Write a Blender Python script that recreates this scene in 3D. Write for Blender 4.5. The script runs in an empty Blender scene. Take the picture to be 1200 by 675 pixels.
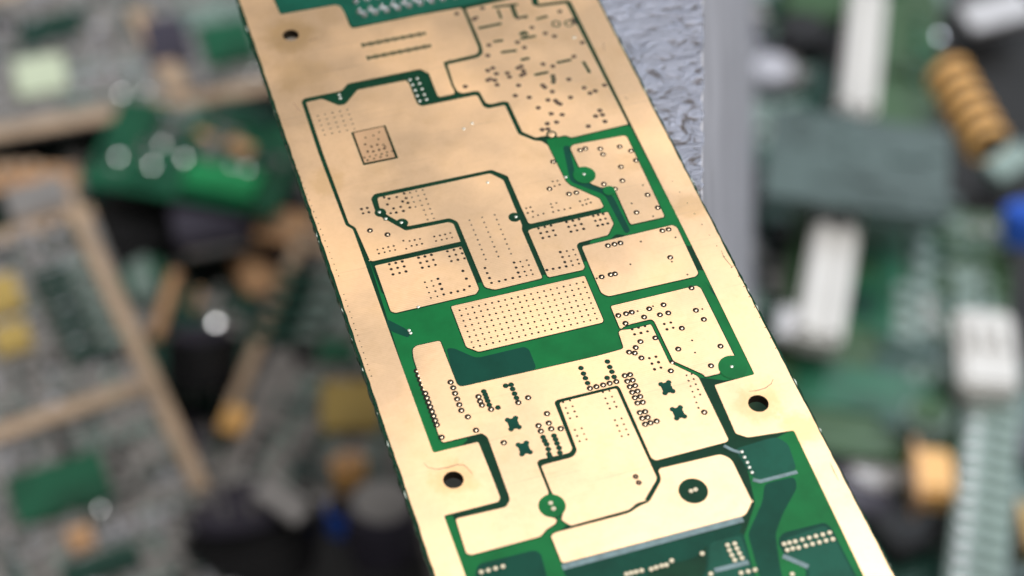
import bpy, bmesh, math, random
from mathutils import Vector, Matrix
from mathutils.geometry import tessellate_polygon

scene = bpy.context.scene
col = scene.collection
R = math.radians
random.seed(7)

# ------------------------------------------------------------------ camera
cam_data = bpy.data.cameras.new('camera')
cam = bpy.data.objects.new('camera', cam_data)
col.objects.link(cam)
cam.matrix_world = Matrix(((0.95167074, 0.21773562, -0.21659641, -0.06510042),
                           (-0.30579274, 0.73727932, -0.60242012, -0.18106397),
                           (0.02852373, 0.63953921, 0.76822913, 0.79639968),
                           (0, 0, 0, 1)))
cam_data.sensor_width = 36.0
cam_data.lens = 67.626
cam_data.clip_start = 0.01
cam_data.clip_end = 20.0
cam_data.dof.use_dof = True
cam_data.dof.focus_distance = 0.297
cam_data.dof.aperture_fstop = 11.6
cam_data.dof.aperture_blades = 0
scene.camera = cam

# ------------------------------------------------------------------ light
world = bpy.data.worlds.new('World')
scene.world = world
world.use_nodes = True
bg = world.node_tree.nodes['Background']
bg.inputs['Color'].default_value = (0.86, 0.83, 0.78, 1)
bg.inputs['Strength'].default_value = 0.255

def area_light(name, loc, target, size, power, colour):
    d = bpy.data.lights.new(name, 'AREA')
    d.shape = 'RECTANGLE'
    d.size, d.size_y = size
    d.energy = power
    d.color = colour
    o = bpy.data.objects.new(name, d)
    col.objects.link(o)
    o.location = loc
    o.rotation_euler = (Vector(target) - Vector(loc)).to_track_quat('-Z', 'Y').to_euler()
    return o
area_light('ceiling_lamp', (0.36, -0.02, 2.35), (0.02, -0.03, 0.56), (1.05, 0.95), 40.0, (1.0, 0.97, 0.93))
area_light('cool_side_fill', (1.7, 1.0, 1.6), (0.1, 0.1, 0.3), (1.2, 1.2), 30.0, (0.84, 0.91, 1.0))  # cool fill added at right to lighten the block's side face

scene.view_settings.view_transform = 'Standard'
scene.view_settings.look = 'None'
scene.view_settings.exposure = 0.0
scene.view_settings.gamma = 1.0
scene.view_settings.use_curve_mapping = False
scene.render.engine = 'CYCLES'

# ------------------------------------------------------------------ materials
def mat(name, base, rough=0.5, metal=0.0, coat=0.0, var=0.0, scale=60.0, bump=0.0, bscale=400.0, spec=0.5, rvar=0.0, tint=None, emis=None):
    m = bpy.data.materials.new(name)
    m.use_nodes = True
    nt = m.node_tree
    b = nt.nodes['Principled BSDF']
    b.inputs['Base Color'].default_value = (*base, 1)
    b.inputs['Roughness'].default_value = rough
    b.inputs['Metallic'].default_value = metal
    b.inputs['Coat Weight'].default_value = coat
    b.inputs['Coat Roughness'].default_value = 0.12
    b.inputs['Specular IOR Level'].default_value = spec
    tc = nt.nodes.new('ShaderNodeTexCoord')
    if var > 0 or rvar > 0:
        n = nt.nodes.new('ShaderNodeTexNoise')
        n.inputs['Scale'].default_value = scale
        n.inputs['Detail'].default_value = 6
        n.inputs['Roughness'].default_value = 0.6
        nt.links.new(tc.outputs['Object'], n.inputs['Vector'])
        if var > 0:
            ramp = nt.nodes.new('ShaderNodeMix')
            ramp.data_type = 'RGBA'
            other = tint if tint else tuple(max(0, c * (1 - var)) for c in base)
            ramp.inputs['A'].default_value = (*base, 1)
            ramp.inputs['B'].default_value = (*other, 1)
            mr = nt.nodes.new('ShaderNodeMapRange')
            mr.inputs['From Min'].default_value = 0.42
            mr.inputs['From Max'].default_value = 0.70
            nt.links.new(n.outputs['Fac'], mr.inputs['Value'])
            nt.links.new(mr.outputs['Result'], ramp.inputs['Factor'])
            nt.links.new(ramp.outputs['Result'], b.inputs['Base Color'])
        if rvar > 0:
            mr = nt.nodes.new('ShaderNodeMapRange')
            mr.inputs['From Min'].default_value = 0.3
            mr.inputs['From Max'].default_value = 0.7
            mr.inputs['To Min'].default_value = max(0.02, rough - rvar)
            mr.inputs['To Max'].default_value = min(1, rough + rvar)
            nt.links.new(n.outputs['Fac'], mr.inputs['Value'])
            nt.links.new(mr.outputs['Result'], b.inputs['Roughness'])
    if bump > 0:
        n2 = nt.nodes.new('ShaderNodeTexNoise')
        n2.inputs['Scale'].default_value = bscale
        n2.inputs['Detail'].default_value = 5
        nt.links.new(tc.outputs['Object'], n2.inputs['Vector'])
        bp = nt.nodes.new('ShaderNodeBump')
        bp.inputs['Strength'].default_value = bump
        bp.inputs['Distance'].default_value = 0.0002
        nt.links.new(n2.outputs['Fac'], bp.inputs['Height'])
        nt.links.new(bp.outputs['Normal'], b.inputs['Normal'])
    return m

def gold_material(name='immersion_gold', base_a=(0.97, 0.68, 0.435), base_b=(0.93, 0.61, 0.35), base_c=(0.86, 0.575, 0.32), stains=()):
    """Immersion gold: soft metal with faint ripple lines, tarnish clouds and tiny pits."""
    m = bpy.data.materials.new(name)
    m.use_nodes = True
    nt = m.node_tree
    L = nt.links.new
    b = nt.nodes['Principled BSDF']
    b.inputs['Metallic'].default_value = 1.0
    tc = nt.nodes.new('ShaderNodeTexCoord')
    def noise(sc, det, rough=0.55):
        n = nt.nodes.new('ShaderNodeTexNoise')
        n.inputs['Scale'].default_value = sc
        n.inputs['Detail'].default_value = det
        n.inputs['Roughness'].default_value = rough
        L(tc.outputs['Object'], n.inputs['Vector'])
        return n
    def ramp(src, a, c):
        r = nt.nodes.new('ShaderNodeMapRange')
        r.inputs['From Min'].default_value = a
        r.inputs['From Max'].default_value = c
        L(src, r.inputs['Value'])
        return r.outputs['Result']
    def mix(fac, a, bcol):
        x = nt.nodes.new('ShaderNodeMix')
        x.data_type = 'RGBA'
        if hasattr(a, 'links'): L(a, x.inputs['A'])
        else: x.inputs['A'].default_value = (*a, 1)
        x.inputs['B'].default_value = (*bcol, 1)
        L(fac, x.inputs['Factor'])
        return x.outputs['Result']
    def math_(op, a, bb):
        x = nt.nodes.new('ShaderNodeMath'); x.operation = op
        for k, v in enumerate((a, bb)):
            if hasattr(v, 'links'): L(v, x.inputs[k])
            else: x.inputs[k].default_value = v
        return x.outputs[0]
    big = ramp(noise(32, 4).outputs['Fac'], 0.42, 0.70)
    mid = ramp(noise(120, 7, 0.68).outputs['Fac'], 0.50, 0.76)
    fine = ramp(noise(1500, 3).outputs['Fac'], 0.45, 0.85)
    c = mix(big, base_a, base_b)
    c = mix(math_('MULTIPLY', mid, 0.8), c, base_c)
    c = mix(math_('MULTIPLY', fine, 0.35), c, (0.80, 0.55, 0.30))
    # tarnish clouds round the three drilled holes
    edge = noise(330, 5, 0.7).outputs['Fac']
    for hx, hy, rad, amt in stains:
        d = nt.nodes.new('ShaderNodeVectorMath'); d.operation = 'DISTANCE'
        L(tc.outputs['Object'], d.inputs[0])
        d.inputs[1].default_value = (hx * .001, hy * .001, 0)
        far = math_('ADD', d.outputs['Value'], math_('MULTIPLY', math_('SUBTRACT', edge, 0.5), 0.006))
        sp = nt.nodes.new('ShaderNodeMapRange')
        sp.interpolation_type = 'SMOOTHSTEP'
        sp.inputs['From Min'].default_value = rad * .001
        sp.inputs['From Max'].default_value = rad * .0004
        sp.inputs['To Max'].default_value = amt
        L(far, sp.inputs['Value'])
        c = mix(sp.outputs['Result'], c, (0.66, 0.42, 0.18))
    # long fine scratches
    for ang, sc in ((20, 1.0), (-64, 0.8)):
        mp = nt.nodes.new('ShaderNodeMapping')
        mp.inputs['Rotation'].default_value = (0, 0, R(ang))
        mp.inputs['Scale'].default_value = (35 * sc, 1600 * sc, 1)
        L(tc.outputs['Object'], mp.inputs['Vector'])
        n = nt.nodes.new('ShaderNodeTexNoise')
        n.inputs['Scale'].default_value = 1.0
        n.inputs['Detail'].default_value = 2
        L(mp.outputs['Vector'], n.inputs['Vector'])
        c = mix(math_('MULTIPLY', ramp(n.outputs['Fac'], 0.66, 0.80), 0.5), c, (0.70, 0.48, 0.30))
    L(c, b.inputs['Base Color'])
    rr = nt.nodes.new('ShaderNodeMapRange')
    rr.inputs['To Min'].default_value = 0.36
    rr.inputs['To Max'].default_value = 0.50
    L(big, rr.inputs['Value'])
    L(rr.outputs['Result'], b.inputs['Roughness'])
    w = nt.nodes.new('ShaderNodeTexWave')
    w.wave_type = 'BANDS'; w.bands_direction = 'Y'
    w.inputs['Scale'].default_value = 900
    w.inputs['Distortion'].default_value = 0.6
    L(tc.outputs['Object'], w.inputs['Vector'])
    add = nt.nodes.new('ShaderNodeMath'); add.operation = 'MULTIPLY_ADD'
    add.inputs[1].default_value = 0.25
    L(w.outputs['Fac'], add.inputs[0])
    L(noise(700, 4).outputs['Fac'], add.inputs[2])
    bp = nt.nodes.new('ShaderNodeBump')
    bp.inputs['Strength'].default_value = 0.12
    bp.inputs['Distance'].default_value = 0.0001
    L(add.outputs[0], bp.inputs['Height'])
    L(bp.outputs['Normal'], b.inputs['Normal'])
    return m

def scraped_metal_material():
    """Grey aluminium with gouges and crumpled dents."""
    m = bpy.data.materials.new('scraped_aluminium')
    m.use_nodes = True
    nt = m.node_tree
    L = nt.links.new
    b = nt.nodes['Principled BSDF']
    b.inputs['Metallic'].default_value = 0.75
    b.inputs['Roughness'].default_value = 0.42
    tc = nt.nodes.new('ShaderNodeTexCoord')
    mp = nt.nodes.new('ShaderNodeMapping')
    mp.inputs['Rotation'].default_value = (0, 0, R(58))
    mp.inputs['Scale'].default_value = (1, 1.5, 1)
    L(tc.outputs['Object'], mp.inputs['Vector'])
    n = nt.nodes.new('ShaderNodeTexNoise')
    n.inputs['Scale'].default_value = 165
    n.inputs['Detail'].default_value = 7
    n.inputs['Roughness'].default_value = 0.62
    n.inputs['Distortion'].default_value = 2.4
    L(mp.outputs['Vector'], n.inputs['Vector'])
    mr = nt.nodes.new('ShaderNodeMapRange')
    mr.inputs['From Min'].default_value = 0.36
    mr.inputs['From Max'].default_value = 0.46
    L(n.outputs['Fac'], mr.inputs['Value'])
    x = nt.nodes.new('ShaderNodeMix'); x.data_type = 'RGBA'
    x.inputs['A'].default_value = (0.09, 0.075, 0.07, 1)
    x.inputs['B'].default_value = (0.25, 0.262, 0.315, 1)
    L(mr.outputs['Result'], x.inputs['Factor'])
    L(x.outputs['Result'], b.inputs['Base Color'])
    bp = nt.nodes.new('ShaderNodeBump')
    bp.inputs['Strength'].default_value = 0.65
    bp.inputs['Distance'].default_value = 0.0012
    L(n.outputs['Fac'], bp.inputs['Height'])
    L(bp.outputs['Normal'], b.inputs['Normal'])
    return m

STAINS = ((-19.13, -31.91, 4.2, 0.45), (28.45, -31.87, 4.4, 0.45), (-19.52, 65.53, 6.0, 0.55), (-20.5, 56.0, 6.0, 0.3), (27.0, 20.0, 3.0, 0.2), (32.5, -38.0, 4.0, 0.5), (-22.0, 30.0, 4.0, 0.35), (33.0, 8.0, 4.0, 0.35))
M = dict(
    gold=gold_material(stains=STAINS),
    coppery=gold_material('coppery_gold', (0.86, 0.56, 0.34), (0.82, 0.52, 0.31), (0.72, 0.44, 0.26)),
    mask_dark=mat('mask_over_laminate', (0.002, 0.034, 0.016), 0.42, spec=0.12, var=0.35, scale=300, bump=0.03),
    mask_bright=mat('mask_over_copper', (0.003, 0.130, 0.034), 0.42, spec=0.14, var=0.25, scale=160, bump=0.04),
    mask_haze=mat('mask_with_painted_haze', (0.004, 0.075, 0.048), 0.45, spec=0.14, var=0.35, scale=160, bump=0.04),  # veil of reflected light painted into the mask colour
    mask_teal=mat('mask_over_inner_copper', (0.003, 0.052, 0.034), 0.45, spec=0.10, var=0.3, scale=160, bump=0.04),
    fibre=mat('board_edge', (0.03, 0.16, 0.07), 0.6, var=1.0, scale=900, tint=(0.55, 0.60, 0.50)),
    chipped=mat('chipped_fibre', (0.55, 0.62, 0.55), 0.6, var=0.6, scale=900),
    via_gold=mat('via_gold', (0.66, 0.52, 0.36), 0.32, metal=1.0),
    hole=mat('hole_dark', (0.010, 0.008, 0.006), 0.6, spec=0.2),
    rust=mat('hole_wall', (0.07, 0.05, 0.03), 0.6, var=0.5, scale=900),
    pad=mat('tinned_pad', (0.52, 0.46, 0.34), 0.5, metal=0.7, var=0.3, scale=2000),
    dull_tin=mat('dull_tin', (0.55, 0.56, 0.50), 0.45, metal=0.8),
    solder=mat('solder', (0.75, 0.76, 0.78), 0.25, metal=1.0),
    mask_sheen=mat('painted_mask_sheen', (0.13, 0.21, 0.23), 0.5, var=0.35, scale=800),  # pale tone standing for light off the mask steps
    mark=mat('tarnish', (0.32, 0.20, 0.13), 0.6, metal=0.4),
    alu=scraped_metal_material(),
    grey_metal=mat('grey_sheet_metal', (0.50, 0.50, 0.55), 0.6, metal=0.1, var=0.3, scale=25),
    table=mat('dark_table', (0.010, 0.010, 0.011), 0.7, var=0.5, scale=30),
    copper_rim=mat('bare_copper_rim', (0.60, 0.44, 0.31), 0.55, metal=0.2, var=0.35, scale=60),
    grey_field=mat('grey_component_field', (0.32, 0.31, 0.30), 0.6, metal=0.2, var=0.5, scale=150),
    chip_grey=mat('chip_grey', (0.34, 0.32, 0.31), 0.45, metal=0.3, var=0.6, scale=120),
    chip_black=mat('chip_black', (0.012, 0.012, 0.014), 0.4, var=0.5, scale=80),
    chip_violet=mat('violet_grey_plastic', (0.055, 0.05, 0.075), 0.45, var=0.3, scale=50),
    tin=mat('tin_shield', (0.58, 0.56, 0.56), 0.38, metal=0.8, var=0.3, scale=60),
    back_green=mat('background_green', (0.009, 0.120, 0.060), 0.4, coat=0.2, var=0.6, scale=50),
    vivid_green=mat('vivid_green', (0.012, 0.30, 0.10), 0.4, coat=0.2, var=0.3, scale=50),
    deep_green=mat('deep_green', (0.006, 0.055, 0.038), 0.4, coat=0.2, var=0.4, scale=60),
    olive_green=mat('olive_green', (0.040, 0.100, 0.038), 0.45, coat=0.1, var=0.5, scale=40),
    slate_green=mat('slate_green', (0.075, 0.115, 0.11), 0.5, var=0.35, scale=40),
    yellow=mat('yellow_resin', (0.52, 0.37, 0.11), 0.45, var=0.3, scale=60),
    orange=mat('orange_copper', (0.88, 0.50, 0.17), 0.40, metal=0.0, var=0.3, scale=60),
    tan=mat('tan_ceramic', (0.62, 0.36, 0.19), 0.5, var=0.25, scale=60),
    mirror=mat('bright_solder', (0.80, 0.81, 0.83), 0.22, metal=1.0),
    white=mat('white_plastic', (0.66, 0.65, 0.63), 0.45, var=0.1, scale=60),
    pale_green=mat('pale_green_label', (0.62, 0.70, 0.52), 0.5, var=0.1, scale=60),
    mint=mat('pale_green_plastic', (0.24, 0.33, 0.30), 0.4, var=0.3, scale=60),
    blue=mat('blue_sleeve', (0.03, 0.12, 0.58), 0.35, var=0.2, scale=60),
)

# ------------------------------------------------------------------ helpers
def link(name, mesh, parent=None, loc=(0, 0, 0), rot=(0, 0, 0)):
    o = bpy.data.objects.new(name, mesh)
    col.objects.link(o)
    o.parent = parent
    o.location = loc
    o.rotation_euler = rot
    return o

def tag(o, label, cat, group=None, kind=None):
    o['label'] = label
    o['category'] = cat
    if group: o['group'] = group
    if kind: o['kind'] = kind
    return o

def thing(name, label, cat, loc=(0, 0, 0), rot=(0, 0, 0), group=None):
    o = link(name, None, None, loc, rot)
    return tag(o, label, cat, group)

def bm_mesh(bm, name, mats, smooth=False):
    me = bpy.data.meshes.new(name)
    bm.normal_update()
    bm.to_mesh(me)
    bm.free()
    for m in (mats if isinstance(mats, (list, tuple)) else [mats]):
        me.materials.append(m)
    if smooth:
        for p in me.polygons: p.use_smooth = True
    return me

def fillet(poly, r):
    """Round the corners of a closed outline."""
    out = []
    n = len(poly)
    for i in range(n):
        p = Vector(poly[i]); a = Vector(poly[i - 1]); c = Vector(poly[(i + 1) % n])
        da, dc = a - p, c - p
        k = min(r, da.length * 0.45, dc.length * 0.45)
        if k < 0.02:
            out.append(tuple(p)); continue
        s, e = p + da.normalized() * k, p + dc.normalized() * k
        for t in (0.0, 0.33, 0.67, 1.0):
            q = s * (1 - t) ** 2 + p * 2 * t * (1 - t) + e * t ** 2
            out.append((q.x, q.y))
    return out

def area2(poly):
    return sum(poly[i - 1][0] * poly[i][1] - poly[i][0] * poly[i - 1][1] for i in range(len(poly)))

def offset(poly, d):
    """Grow an outline by d along its vertex normals."""
    s = 1 if area2(poly) > 0 else -1
    out = []
    n = len(poly)
    for i in range(n):
        p = Vector(poly[i]); a = (p - Vector(poly[i - 1])); c = (Vector(poly[(i + 1) % n]) - p)
        if a.length < 1e-6 or c.length < 1e-6:
            out.append(poly[i]); continue
        a.normalize(); c.normalize()
        na, nc = Vector((a.y, -a.x)) * s, Vector((c.y, -c.x)) * s
        b = na + nc
        if b.length < 0.2: b = na
        b.normalize()
        k = d / max(0.45, b.dot(na))
        out.append((p.x + b.x * k, p.y + b.y * k))
    return out

def circle(cx, cy, r, n=32):
    return [(cx + r * math.cos(2 * math.pi * i / n), cy + r * math.sin(2 * math.pi * i / n)) for i in range(n)]

def add_plate(bm, outer, holes, z0, z1, mi=0, side_mi=None):
    """A flat plate with holes; outlines in mm, mesh in metres."""
    loops = [outer] + list(holes)
    flat = [p for l in loops for p in l]
    tris = tessellate_polygon([[Vector((x, y, 0)) for x, y in l] for l in loops])
    top = [bm.verts.new((x * .001, y * .001, z1 * .001)) for x, y in flat]
    for t in tris:
        pa, pb, pc = (flat[i] for i in t)
        cr = (pb[0] - pa[0]) * (pc[1] - pa[1]) - (pc[0] - pa[0]) * (pb[1] - pa[1])
        if abs(cr) < 1e-9: continue
        tt = t if cr > 0 else (t[0], t[2], t[1])
        try:
            f = bm.faces.new([top[i] for i in tt]); f.material_index = mi
        except ValueError: pass
    if z0 is not None:
        bot = [bm.verts.new((x * .001, y * .001, z0 * .001)) for x, y in flat]
        k = 0
        for li, l in enumerate(loops):
            n = len(l)
            ccw = (area2(l) > 0) == (li == 0)
            for i in range(n):
                a, b = k + i, k + (i + 1) % n
                q = [bot[a], bot[b], top[b], top[a]]
                f = bm.faces.new(q if ccw else q[::-1])
                f.material_index = mi if side_mi is None else side_mi
            k += n

def plate(name, outer, holes, z0, z1, m, parent, label=None):
    bm = bmesh.new()
    add_plate(bm, outer, holes, z0, z1)
    o = link(name, bm_mesh(bm, name, m), parent)
    if label: o['label'] = label
    return o

def add_box(bm, c, s, rz=0.0, bevel=0.0, mi=0):
    mtx = Matrix.Translation(c) @ Matrix.Rotation(rz, 4, 'Z') @ Matrix.Diagonal((*s, 1))
    g = bmesh.ops.create_cube(bm, size=1, matrix=mtx)
    fs = {f for v in g['verts'] for f in v.link_faces}
    for f in fs: f.material_index = mi
    if bevel:
        es = {e for v in g['verts'] for e in v.link_edges}
        r = bmesh.ops.bevel(bm, geom=list(es), offset=bevel, segments=2, affect='EDGES')
        for f in r['faces']: f.material_index = mi

def box(name, c, s, m, parent=None, rz=0.0, bevel=0.0, label=None):
    bm = bmesh.new()
    add_box(bm, (0, 0, 0), s, 0, bevel)
    o = link(name, bm_mesh(bm, name, m), parent, c, (0, 0, rz))
    if label: o['label'] = label
    return o

def add_cyl(bm, c, r, h, n=24, r2=None, axis='Z', mi=0):
    rot = {'Z': Matrix(), 'X': Matrix.Rotation(R(90), 4, 'Y'), 'Y': Matrix.Rotation(R(90), 4, 'X')}[axis]
    g = bmesh.ops.create_cone(bm, cap_ends=True, segments=n, radius1=r, radius2=r if r2 is None else r2, depth=h, matrix=Matrix.Translation(c) @ rot)
    for f in {f for v in g['verts'] for f in v.link_faces}: f.material_index = mi

def cyl(name, c, r, h, m, parent=None, n=24, axis='Z', rot=(0, 0, 0), smooth=True):
    bm = bmesh.new()
    add_cyl(bm, (0, 0, 0), r, h, n, axis=axis)
    g = [e for e in bm.edges if len(e.link_faces) == 2 and e.calc_face_angle() > 0.8]
    bmesh.ops.bevel(bm, geom=g, offset=r * 0.12, segments=2, affect='EDGES')
    me = bm_mesh(bm, name, m)
    return link(name, me, parent, c, rot)

# ------------------------------------------------------------------ ground
bm = bmesh.new()
add_box(bm, (0.1, 0.4, -0.01), (6, 6, 0.02))
table = link('table_surface', bm_mesh(bm, 'table_surface', M['table']))
table['kind'] = 'structure'
table['label'] = 'dark table under the heap of scrap boards'

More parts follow.
